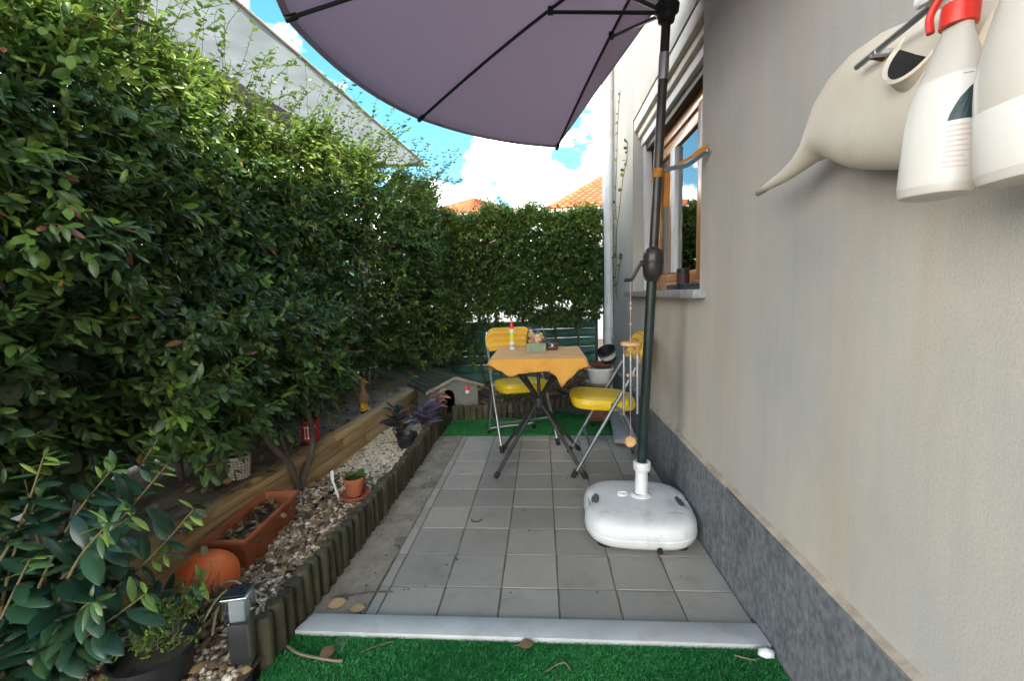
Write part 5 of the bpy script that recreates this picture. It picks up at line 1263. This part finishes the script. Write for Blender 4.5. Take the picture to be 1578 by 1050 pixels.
for k in range(11):
    bx_, by_ = q.uniform(-.98, -.70), q.uniform(-.68, -.40); ex, ey, ez = q.uniform(-1.0, -.42), q.uniform(-.60, -.22), q.uniform(.22, .62)
    stems.append([(bx_, by_, .05), (bx_ * .7 + ex * .3, by_ * .7 + ey * .3, ez * .45), (bx_ * .35 + ex * .65, by_ * .35 + ey * .65, ez * .8), (ex, ey, ez)])
for s_i, st in enumerate(stems):
    pts = spline(st, 6); b = MB(); b.tube(pts, [.0058 - .00022 * i for i in range(len(pts))], 7); b.build('stem', M['stem'], shb, smooth=True)
    for i in range(4, len(pts)):
        tt = i / len(pts); d = (pts[min(i + 1, len(pts) - 1)] - pts[i - 1]).normalized()
        for c_ in range((1 if s_i > 9 and i % 3 == 0 else 2) if i < len(pts) - 2 else 3):
            a = q.uniform(0, 6.28); rad = d.cross(Vector((math.cos(a), math.sin(a), .3))).normalized()
            dirv = d * q.uniform(.1, .7) + rad * 1.0 + Vector((0.12, -.1, q.uniform(-.35, .1)))
            ln = q.uniform(.085, .145) * (1.05 - .4 * tt); ti = q.uniform(0, .65)
            if i >= len(pts) - 3: ti = q.uniform(.6, 1.0); ln *= .62
            leaf_object(shb, M['bigleaf'], 'big', pts[i], dirv, Vector((q.uniform(-.3, .5), q.uniform(-.6, .2), 1)), ln, q.choice([.34, .42, .42]) * (.85 if ti > .6 else 1), ti)
# feathery light green weed in front
wd = thing('feathery_weed', 'light green feathery weed growing from the black pot', 'weed', (-0.46, -.45, .12))
r = np.random.default_rng(77); n = 60
B = np.stack([-.46 + r.normal(0, .045, n), -.45 + r.normal(0, .045, n), np.full(n, .12) + r.uniform(0, .09, n)], 1); A = np.stack([r.normal(.1, .5, n), r.normal(0, .5, n), r.uniform(.3, 1, n)], 1); Ls = r.uniform(.05, .12, n)
arrs = sprigs(B, A, Ls, 6, .020, .4, r); t_ = np.clip(r.normal(.70, .1, len(arrs[5])), 0, .93)
finish_foliage(wd, arrs, t_, M['leaf'], 0, 'leaf')
Vt, Ft = twigs_mesh(B, B + norm(A) * Ls[:, None], .001); o = link_mesh('stems', np_mesh('stems', Vt - np.array(WL[wd.name]), Ft, M['stem']), wd); o['kind'] = 'stuff'
# straw-like blades around the ball
sg = thing('grass_tuft', 'pale strappy grass tuft beside the orange ball', 'grass', (-.40, -.25, .06))
for k in range(16):
    a = q.uniform(0, 6.28); p = Vector((-.40 + q.uniform(-.05, .05), -.25 + q.uniform(-.05, .05), .06)); h = q.uniform(.05, .11)
    pts = [p, p + Vector((math.cos(a) * .02, math.sin(a) * .02, h)), p + Vector((math.cos(a) * .07, math.sin(a) * .07, h * 1.1)), p + Vector((math.cos(a) * .12, math.sin(a) * .12, h * .7))]
    b = MB(); ribbon(b, pts, .006, (-math.sin(a), math.cos(a), 0)); b.build('blade', [M['stem'], M['greenbox'], M['drystem']][k % 3], sg, smooth=True)

# purple spiderwort and red crotons ---------------------------------
def rosette(root, c, n, lmin, lmax, w, mats, tints, seed, zup=(.0, .9), key='purple', spread=.03):
    q = random.Random(seed)
    for k in range(n):
        a = q.uniform(0, 6.28); d = Vector((math.cos(a), math.sin(a), q.uniform(*zup))); p = Vector(c) + Vector((q.uniform(-spread, spread), q.uniform(-spread, spread), q.uniform(0, .12)))
        leaf_object(root, mats, key, p, d, Vector((0, 0, 1)) + Vector((q.uniform(-.3, .3), q.uniform(-.3, .3), 0)), q.uniform(lmin, lmax), w, q.choice(tints))
def stems_of(root, c, n, seed):
    q = random.Random(seed)
    for k in range(n):
        p = Vector(c); pts = [p, p + Vector((q.uniform(-.03, .03), q.uniform(-.03, .03), .07)), p + Vector((q.uniform(-.07, .07), q.uniform(-.07, .07), .14))]
        b = MB(); b.tube(spline(pts, 3), .004, 6); b.build('stem', M['stem'], root, smooth=True)
o = thing('spiderwort', 'purple strap-leaved spiderwort spilling over the far log edging', 'plant', (-.285, 1.56, .07)); stems_of(o, (-.285, 1.56, .07), 6, 3); rosette(o, (-.285, 1.56, .12), 64, .08, .15, .34, M['purple'], [.2, .35, .5, .6, .7], 51, (-.15, 1.0))
o = thing('croton', 'plant with orange and red leaves behind the purple spiderwort', 'plant', (-.25, 1.86, .07)); stems_of(o, (-.25, 1.86, .07), 4, 4); rosette(o, (-.25, 1.86, .17), 32, .06, .11, .42, M['purple'], [.78, .88, 1.0, .9, .7], 52, (-.1, .9))
o = thing('dark_shrub', 'dark reddish leafy plant between timber wall and spiderwort', 'plant', (-.43, 1.42, .07)); stems_of(o, (-.43, 1.42, .07), 5, 5); rosette(o, (-.43, 1.42, .12), 46, .06, .11, .5, M['purple'], [0.0, .05, .1, .8], 53, (.0, 1.1)); rosette(o, (-.43, 1.42, .17), 18, .06, .10, .6, M['bigleaf'], [.1, .3, .5], 54, (0, 1.2), 'big')
single('flower_pot', 'round black pot in front of the purple spiderwort', 'pot', (-.335, 1.30, .05), lambda o, c: (pot(o, 'pot', M['black_plastic'], c, .05, .065, .10), MB().lathe([(0, .07), (.06, .07)], c, 20).build('soil', M['soil'], o)))
# scrubby dry plants in the far bed
for i, (x, y, lab) in enumerate(((.62, 2.62, 'dry brown weed stalks in the far bed behind the table'), (.86, 2.72, 'tangled dry weeds in the far bed beside the pot stack'), (.30, 2.62, 'green weeds in the far bed behind the left chair'))):
    o = thing('weed_clump', lab, 'weeds', (x, y, .05)); r = np.random.default_rng(90 + i); n = 90
    B = np.stack([x + r.normal(0, .09, n), y + r.normal(0, .07, n), .05 + r.uniform(0, .22, n)], 1); A = np.stack([r.normal(0, .6, n), r.normal(-.2, .5, n), r.uniform(.2, 1, n)], 1); Ls = r.uniform(.06, .14, n)
    arrs = sprigs(B, A, Ls, 4, .035, .5, r); tt = np.clip(r.normal(.5, .2, len(arrs[5])), 0, 1)
    finish_foliage(o, arrs, tt, M['leaf'] if i == 2 else M['dryleaf'], 0, 'leaf')
    Vt, Ft = twigs_mesh(B, B + norm(A) * Ls[:, None] * 1.2, .002); k = link_mesh('stalks', np_mesh('stalks', Vt - np.array(WL[o.name]), Ft, M['drystem']), o); k['kind'] = 'stuff'

# climbing vine strands on the wall by the downpipe
vn = thing('wall_vine', 'thin sparse climbing vine on the wall beside the downpipe', 'vine', (1.205, 2.45, .9))
q = random.Random(23)
def vine(pts, lv):
    pts = spline(pts, 8); pts = [p + Vector((q.uniform(-.001, .001), q.uniform(-.012, .012), 0)) for p in pts]
    b = MB(); b.tube(pts, .0028, 5); b.build('stem', M['drystem'], vn, smooth=True)
    for p in pts[::2]:
        if q.random() < lv:
            leaf_object(vn, M['leaf'], 'leaf', p, Vector((-.6, q.uniform(-1, 1), q.uniform(-.5, .8))), Vector((-1, q.uniform(-.3, .3), .4)), q.uniform(.022, .04), .8, q.choice([.15, .4, .6, .9]))
vine([(1.211, 2.44, .95), (1.209, 2.50, 1.25), (1.211, 2.46, 1.6), (1.208, 2.48, 1.85), (1.21, 2.40, 2.12), (1.209, 2.36, 2.4), (1.211, 2.26, 2.62)], .75)
vine([(1.211, 2.45, 1.2), (1.209, 2.42, 1.5), (1.208, 2.28, 1.72), (1.21, 2.12, 1.92), (1.21, 1.97, 2.02), (1.211, 1.95, 2.12)], .8)
vine([(1.211, 2.47, 1.0), (1.209, 2.38, 1.15), (1.21, 2.25, 1.28), (1.211, 2.17, 1.33)], .7)

# ------------------------------------------------------------------ watering can and spray bottles on the wall
wc = thing('watering_can', 'cream plastic watering can hung on the wall, long spout pointing left', 'watering can', (1.12, -.65, 1.33))
secs = [((1.120, -.257, 1.274), .007, .007), ((1.122, -.315, 1.282), .010, .010), ((1.125, -.372, 1.288), .014, .014), ((1.130, -.420, 1.301), .019, .019), ((1.135, -.452, 1.316), .027, .025), ((1.138, -.485, 1.332), .046, .036), ((1.142, -.520, 1.342), .066, .048),
        ((1.145, -.560, 1.346), .087, .058), ((1.147, -.600, 1.345), .100, .063), ((1.147, -.650, 1.336), .107, .065), ((1.147, -.705, 1.322), .107, .065), ((1.147, -.76, 1.306), .106, .065), ((1.147, -.83, 1.290), .102, .064), ((1.147, -.85, 1.285), .09, .056), ((1.147, -.857, 1.284), .05, .03), ((1.147, -.858, 1.284), .001, .001)]
b = MB(); V = []; F = []; n = 30
for i, (c, a, w) in enumerate(secs):
    c = Vector(c); nx_ = Vector(secs[min(i + 1, len(secs) - 1)][0]) - Vector(secs[max(0, i - 1)][0]); nx_.normalize()
    upv = Vector((0, 0, 1)); upv = (upv - nx_ * upv.dot(nx_)).normalized(); sd = nx_.cross(upv)
    for k in range(n):
        t = 6.28318 * k / n; ct, st = math.cos(t), math.sin(t); pw = 1.0 if i < 6 else .70
        V.append(c + upv * a * math.copysign(abs(ct) ** pw, ct) + sd * w * math.copysign(abs(st) ** pw, st))
    if i:
        for k in range(n): F.append(((i - 1) * n + k, (i - 1) * n + (k + 1) % n, i * n + (k + 1) % n, i * n + k))
b.add(V, F); body = b.build('body', M['cream_plastic'], wc, smooth=True); md = body.modifiers.new('thickness', 'SOLIDIFY'); md.thickness = .0025; md.offset = -1
mq = Vector((-.82, -.30, .50)).normalized().to_track_quat('Z', 'Y').to_matrix(); mc = Vector((1.088, -.772, 1.352))
b = MB(); b.lathe([(.044, -.03), (.046, .0), (.049, .005), (.046, .008), (.042, .005), (.040, .002)], mc, 28, mq, .72, 1.0); b.build('filler_rim', M['cream_plastic'], wc, smooth=True)
b = MB(); b.lathe([(.0415, .003), (.0, .0035)], mc, 28, mq, .72, 1.0); b.build('filler_mouth', M['black_void'], wc, smooth=True)  # dark disc painted as the shaded opening; the body is closed here
b = MB(); b.tube(spline([(1.147, -.70, 1.425), (1.14, -.76, 1.445), (1.135, -.84, 1.42), (1.137, -.885, 1.34), (1.14, -.855, 1.27)], 5), .010, 10); b.build('handle', M['cream_plastic'], wc, smooth=True)
rk = thing('wall_rack', 'small metal rack on the wall holding watering can and bottles', 'rack', (1.21, -.78, 1.40))
b = MB(); b.bb((1.06, -.735, 1.372), (1.214, -.725, 1.380)); b.build('bar', M['chime_metal'], rk, bevel=.001)
b = MB(); b.tube([(1.065, -.69, 1.375), (1.065, -1.05, 1.400)], .0045, 10); b.build('rail', M['chime_metal'], rk, smooth=True)
b = MB(); b.tube([(1.205, -.70, 1.36), (1.065, -.72, 1.376)], .004, 10); b.build('arm', M['pot_brown'], rk, smooth=True)
b = MB(); b.bb((1.206, -.80, 1.33), (1.216, -.69, 1.42)); b.build('plate', M['chime_metal'], rk, bevel=.002)

def bottle(label, c, rz, s, kind):
    o = thing('spray_bottle', label, 'bottle', c, rz)
    # oval body: lower part full width, shoulders taper to the neck
    prof = [(0, 0), (.030, 0), (.0375, .003), (.040, .010), (.040, .10), (.0385, .125), (.034, .15), (.028, .175), (.0215, .197), (.0165, .212), (.0150, .222), (.0150, .232)]
    prof = [(r_ * s, z * s) for r_, z in prof]
    m_ = None
    b = MB(); b.lathe(prof, (0, 0, 0), 40, None, .72, 1.12, .82); bd = b.build('body', M['milky'], o, local=True, smooth=True)
    lp_ = [(.0402, .014), (.0405, .0145), (.0405, .10), (.0391, .125), (.0346, .150), (.0334, .1545)] if kind == 1 else [(.0402, .014), (.0405, .0145), (.0405, .085), (.0402, .0855)]
    b = MB(); b.lathe([(r_ * s, z * s) for r_, z in lp_], (0, 0, 0), 40, None, .72, 1.12, .82); lb = b.build('paper_label', M['bottle_label'], o, local=True, smooth=True)
    if kind == 1:
        # printed dark leaf-shaped arc with a lighter block and small pink lines, on the side seen
        def surf(t, z): 
            ct, st = math.cos(t), math.sin(t); k = (.0409 if z < .1 else .0409 - (z - .1) * .056 if z < .125 else .0395 - (z - .125) * .18) * s
            return (k * math.copysign(abs(ct) ** .82, ct) * .72, k * math.copysign(abs(st) ** .82, st) * 1.12, z * s)
        def strip(nm, rows, m):
            V = []; F = []
            for (z, t0, t1) in rows:
                for k in range(7): V.append(surf(t0 + (t1 - t0) * k / 6, z))
            for i in range(len(rows) - 1):
                for k in range(6): a = 7 * i + k; F.append((a, a + 1, a + 8, a + 7))
            b = MB(); b.add(V, F); b.build(nm, M[m], lb, local=True)
        cT = R(232)
        strip('dark_print', [(.092, cT - .40, cT + .62), (.100, cT - .36, cT + .62), (.110, cT - .26, cT + .62), (.120, cT - .12, cT + .62), (.125, cT + .0, cT + .62), (.131, cT + .15, cT + .62), (.138, cT + .4, cT + .62)], 'dark_teal')
        for k in range(9): strip('text_line', [(.084 - k * .0065, cT - .38, cT + .25 + .1 * (k % 3)), (.0862 - k * .0065, cT - .38, cT + .25 + .1 * (k % 3))], 'pink_print')
        strip('thin_line', [(.1492, cT - .10, cT + .30), (.1500, cT - .10, cT + .30)], 'teal')
    b = MB(); b.lathe([(.0152 * s, .222 * s), (.0200 * s, .223 * s), (.0205 * s, .226 * s), (.0200 * s, .250 * s), (.0160 * s, .252 * s)], (0, 0, 0), 24); b.build('neck_ring', M['redcap'], o, local=True, smooth=True)
    b = MB(); b.lathe([(.012 * s, .250 * s), (.013 * s, .268 * s), (.012 * s, .275 * s)], (0, 0, 0), 16); b.box((0, .012 * s, .284 * s), (.022 * s, .075 * s, .022 * s)); hd = b.build('spray_head', M['white_paint'], o, local=True, bevel=.003)
    b = MB(); b.tube(spline([(0, .030 * s, .274 * s), (0, .040 * s, .255 * s), (0, .036 * s, .232 * s)], 4), .005 * s, 8); b.build('trigger', M['redcap'], hd, local=True, smooth=True)
    b = MB(); b.tube([(0, .048 * s, .284 * s), (0, .060 * s, .284 * s)], .008 * s, 12); b.build('nozzle', M['white_paint'], hd, local=True, smooth=True)
    return o
b1 = bottle('milky spray bottle with red collar and dark printed label, nearer the can', (1.043, -.873, 1.1365), R(12), .877, 1)
b1.rotation_euler = (R(2), R(3), R(12))
b2 = bottle('pale spray bottle at the right edge overlapping the labelled one', (1.053, -.968, 1.134), R(8), .90, 2)
b2.rotation_euler = (R(-3), R(-2), R(8))

# ------------------------------------------------------------------ small litter on floor and turf
r = np.random.default_rng(66)
def dead_leaf(loc, ln, rot_, t, label):
    o = thing('fallen_leaf', label, 'leaf', loc); leaf_object(o, M['dryleaf'], 'dry', Vector(loc) + Vector((0, 0, .004)), Vector((math.cos(rot_), math.sin(rot_), .12)), Vector((.25, -.2, 1)), ln, .75, t); o.children[0].name = 'blade'
    b = MB(); p = Vector(loc) + Vector((0, 0, .004)); d = Vector((math.cos(rot_), math.sin(rot_), 0)); b.tube([p, p - d * .015], .0008, 5); b.build('stalk', M['drystem'], o)
dead_leaf((-.175, -.12, .003), .06, .5, .95, 'curled tan leaf on the concrete strip by the logs')
dead_leaf((-.095, -.13, .003), .05, .1, .9, 'pale tan leaf by the left end of the white threshold')
dead_leaf((.475, -.275, .012), .045, .2, .35, 'small brown leaf on the turf at the middle of the threshold')
dead_leaf((-.09, -.34, .012), .05, 1.0, .3, 'brown leaf on the turf near the bed corner')
def twig(pts, rad, label, m='bark'):
    b = MB(); b.tube(spline(pts, 5), rad, 6); o = b.build('twig', M[m], None, smooth=True); tag(o, label, 'twig')
twig([(-.19, -.072, .006), (-.12, -.062, .007), (-.06, -.045, .006), (.02, -.038, .006)], .0026, 'dark twig lying across the concrete strip onto the tiles')
twig([(.02, -.31, .012), (.06, -.285, .013), (.10, -.25 - .02, .014)], .002, 'thin dark twig on the near turf')
twig([(-.21, -.30, .015), (-.15, -.33, .016), (-.05, -.345, .014), (-.02, -.345, .014)], .004, 'tan twig on the turf by the solar light', 'drystem')
twig([(.218, .475, .004), (.225, .455, .004), (.245, .450, .004), (.262, .458, .004), (.268, .475, .004)], .0022, 'bent dark wire hook lying on the tiles', 'black_plastic')
twig([(.55, -.36, .012), (.60, -.33, .015), (.62, -.35, .012)], .002, 'small straw curl on the near turf', 'drystem')
twig([(1.08, -.285, .012), (1.12, -.30, .013), (1.14, -.295, .012)], .0018, 'dry grass stalk on the turf beside the white lump', 'drystem')
V = IV * np.array([.024, .018, .014]) * r.uniform(.8, 1.2, (len(IV), 1)); o = link_mesh('tissue_scrap', np_mesh('tissue_scrap', V + np.array([1.166, -.282, .018]), IF, M['white_paint'], False)); tag(o, 'crumpled white scrap on the turf at the right end of the threshold', 'scrap')
n = 70
for (nm, lab, fx, fy, n) in (('debris', 'tiny dark crumbs scattered on the tiles and concrete', (-.2, 1.15), (-.15, 1.65), 90),):
    x = r.uniform(*fx, n); y = r.uniform(*fy, n); x[:55] = r.uniform(-.2, -.04, 55); s = r.uniform(.0015, .004, n)
    V = (IV[None] * s[:, None, None] * r.uniform(.5, 1.5, (n, len(IV), 1)) + np.stack([x, y, s * .8], 1)[:, None]).reshape(-1, 3); F = (IF[None] + (np.arange(n) * len(IV))[:, None, None]).reshape(-1, 3)
    o = link_mesh(nm, np_mesh(nm, V, F, M['soil'], False)); tag(o, lab, 'debris', kind='stuff')

# ------------------------------------------------------------------ neighbours
aw = thing('pergola_awning', 'white translucent awning sheet on a grey beam above the left hedge', 'awning', (-1.7, 1.5, 0))
b = MB(); V = []; F = []; n, m = 30, 8
for i in range(n + 1):
    y = -1.2 + 5.2 * i / n
    for j in range(m + 1):
        t = j / m; xe = -1.06 + 0.075 * (y - 1.0); x = xe - t * (0.72 - .06 * (y - 1)); V.append((x, y, 2.65 - .03 * math.sin(t * math.pi) + .006 * math.sin(y * 9 + t * 4)))
for i in range(n):
    for j in range(m): k = i * (m + 1) + j; F.append((k, k + 1, k + m + 2, k + m + 1))
b.add(V, F); sh = b.build('sheet', M['awning'], aw, smooth=True)
b = MB(); V = []; F = []
for i in range(n + 1):
    y = -1.2 + 5.2 * i / n
    for j in range(m + 1):
        t = j / m; V.append((-1.86 + .13 * (y - 1) - t * 1.4, y, 2.70 + .10 * t))
for i in range(n):
    for j in range(m): k = i * (m + 1) + j; F.append((k, k + 1, k + m + 2, k + m + 1))
b.add(V, F); b.build('sheet', M['awning'], aw, smooth=True)
b = MB(); b.tube([(-1.06 + .075 * -2.2, -1.2, 2.66), (-1.06 + .075 * 3.0, 4.0, 2.66)], .012, 8); b.build('edge_rail', M['beam'], aw, smooth=True)
b = MB(); b.add([(-2.02 - .06, -1.2, 2.54), (-1.98 + .02, -1.2, 2.54), (-1.41 + .02, 4.0, 2.54), (-1.41 - .08, 4.0, 2.54), (-2.08, -1.2, 2.645), (-1.96, -1.2, 2.645), (-1.39, 4.0, 2.645), (-1.49, 4.0, 2.645)], [(0, 3, 2, 1), (4, 5, 6, 7), (0, 1, 5, 4), (1, 2, 6, 5), (2, 3, 7, 6), (3, 0, 4, 7)]); b.build('beam', M['beam'], aw, bevel=.006)
for y in (-.9, 3.7):
    x = -1.98 + .11 * (y + 1.2); b = MB(); b.bb((x - .05, y - .05, 0), (x + .05, y + .05, 2.54)); b.build('post', M['beam'], aw, bevel=.006)
b = MB(); b.bb((-1.42, 3.93, 2.60), (-.80, 3.98, 2.645)); b.build('end_rail', M['beam'], aw, bevel=.004)

o = MB().bb((-9, 9.0, -.06), (7, 9.25, 1.1)).build('garden_wall', M['white_wall'], None, bevel=.01); tag(o, 'white garden wall glimpsed beyond the far hedge', 'wall')
def far_house(label, cx, cy, w, d, h, rh, facade, rows, cols):
    o = thing('house', label, 'house', (cx, cy, 0)); b = MB(); b.bb((cx - w / 2, cy - d / 2, -.05), (cx + w / 2, cy + d / 2, h)); b.build('wall', facade, o)
    e = .45; A = [Vector((cx - w / 2 - e, cy - d / 2 - e, h)), Vector((cx + w / 2 + e, cy - d / 2 - e, h)), Vector((cx + w / 2 + e, cy + d / 2 + e, h)), Vector((cx - w / 2 - e, cy + d / 2 + e, h))]
    k = min(w, d) * .48; R0, R1 = Vector((cx - w / 2 + k, cy, h + rh)), Vector((cx + w / 2 - k, cy, h + rh))
    b = MB(); b.add(A + [R0, R1], [(0, 1, 5, 4), (1, 2, 5), (2, 3, 4, 5), (3, 0, 4), (3, 2, 1, 0)]); rf = b.build('roof', M['roof'], o)
    b = MB()                                    # rows of curved clay tiles on the slopes that face the garden
    def slope(p0, p1, q0, q1):
        for i in range(rows):
            t0, t1 = i / rows, (i + 1.12) / rows
            for j in range(cols):
                s0, s1 = j / cols, (j + .86) / cols
                def pt(s, t): return p0.lerp(p1, s).lerp(q0.lerp(q1, s), min(t, 1))
                a_, b_, c_, d_ = pt(s0, t0), pt(s1, t0), pt(s1, t1), pt(s0, t1); nrm = (b_ - a_).cross(d_ - a_)
                if nrm.length < 1e-5: continue
                nrm.normalize(); m1, m2 = (a_ + b_) / 2 + nrm * .075, (c_ + d_) / 2 + nrm * .05
                b.add([a_ + nrm * .03, m1, b_ + nrm * .03, c_ + nrm * .012, m2, d_ + nrm * .012], [(0, 1, 4, 5), (1, 2, 3, 4)])
    slope(A[0], A[1], R0, R1); slope(A[3], A[0], R0, R0)
    t_ = b.build('roof_tiles', M['roof'], rf); t_['kind'] = 'stuff'
    b = MB(); b.tube([A[0], R0], .09, 8); b.tube([R0, R1], .09, 8); b.build('ridge', M['roof'], rf, smooth=True)
    b = MB(); b.bb((cx - w / 2 - e - .03, cy - d / 2 - e - .05, h - .12), (cx + w / 2 + e, cy - d / 2 - e + .03, h - .01)); b.build('gutter', M['cream'], rf)
    return o, rf, (A, R0, R1)
o, rf, (A, R0, R1) = far_house('house with bright orange tiled roof beyond the far hedge on the right', 6.75, 18.5, 11.0, 8.0, 3.9, 3.0, M['facade_cream'], 26, 40)
b = MB(); p = A[0].lerp(A[1], .29).lerp(R0.lerp(R1, .29), .42); b.box(p + Vector((0, 0, .12)), (.5, .7, .08), Matrix.Rotation(R(33), 3, 'X')); b.build('roof_window', M['steel'], rf)
far_house('pale pink house with low tiled roof glimpsed over the far hedge', -3.0, 23.5, 4.2, 4.0, 5.15, 1.15, M['facade_pink'], 12, 20)
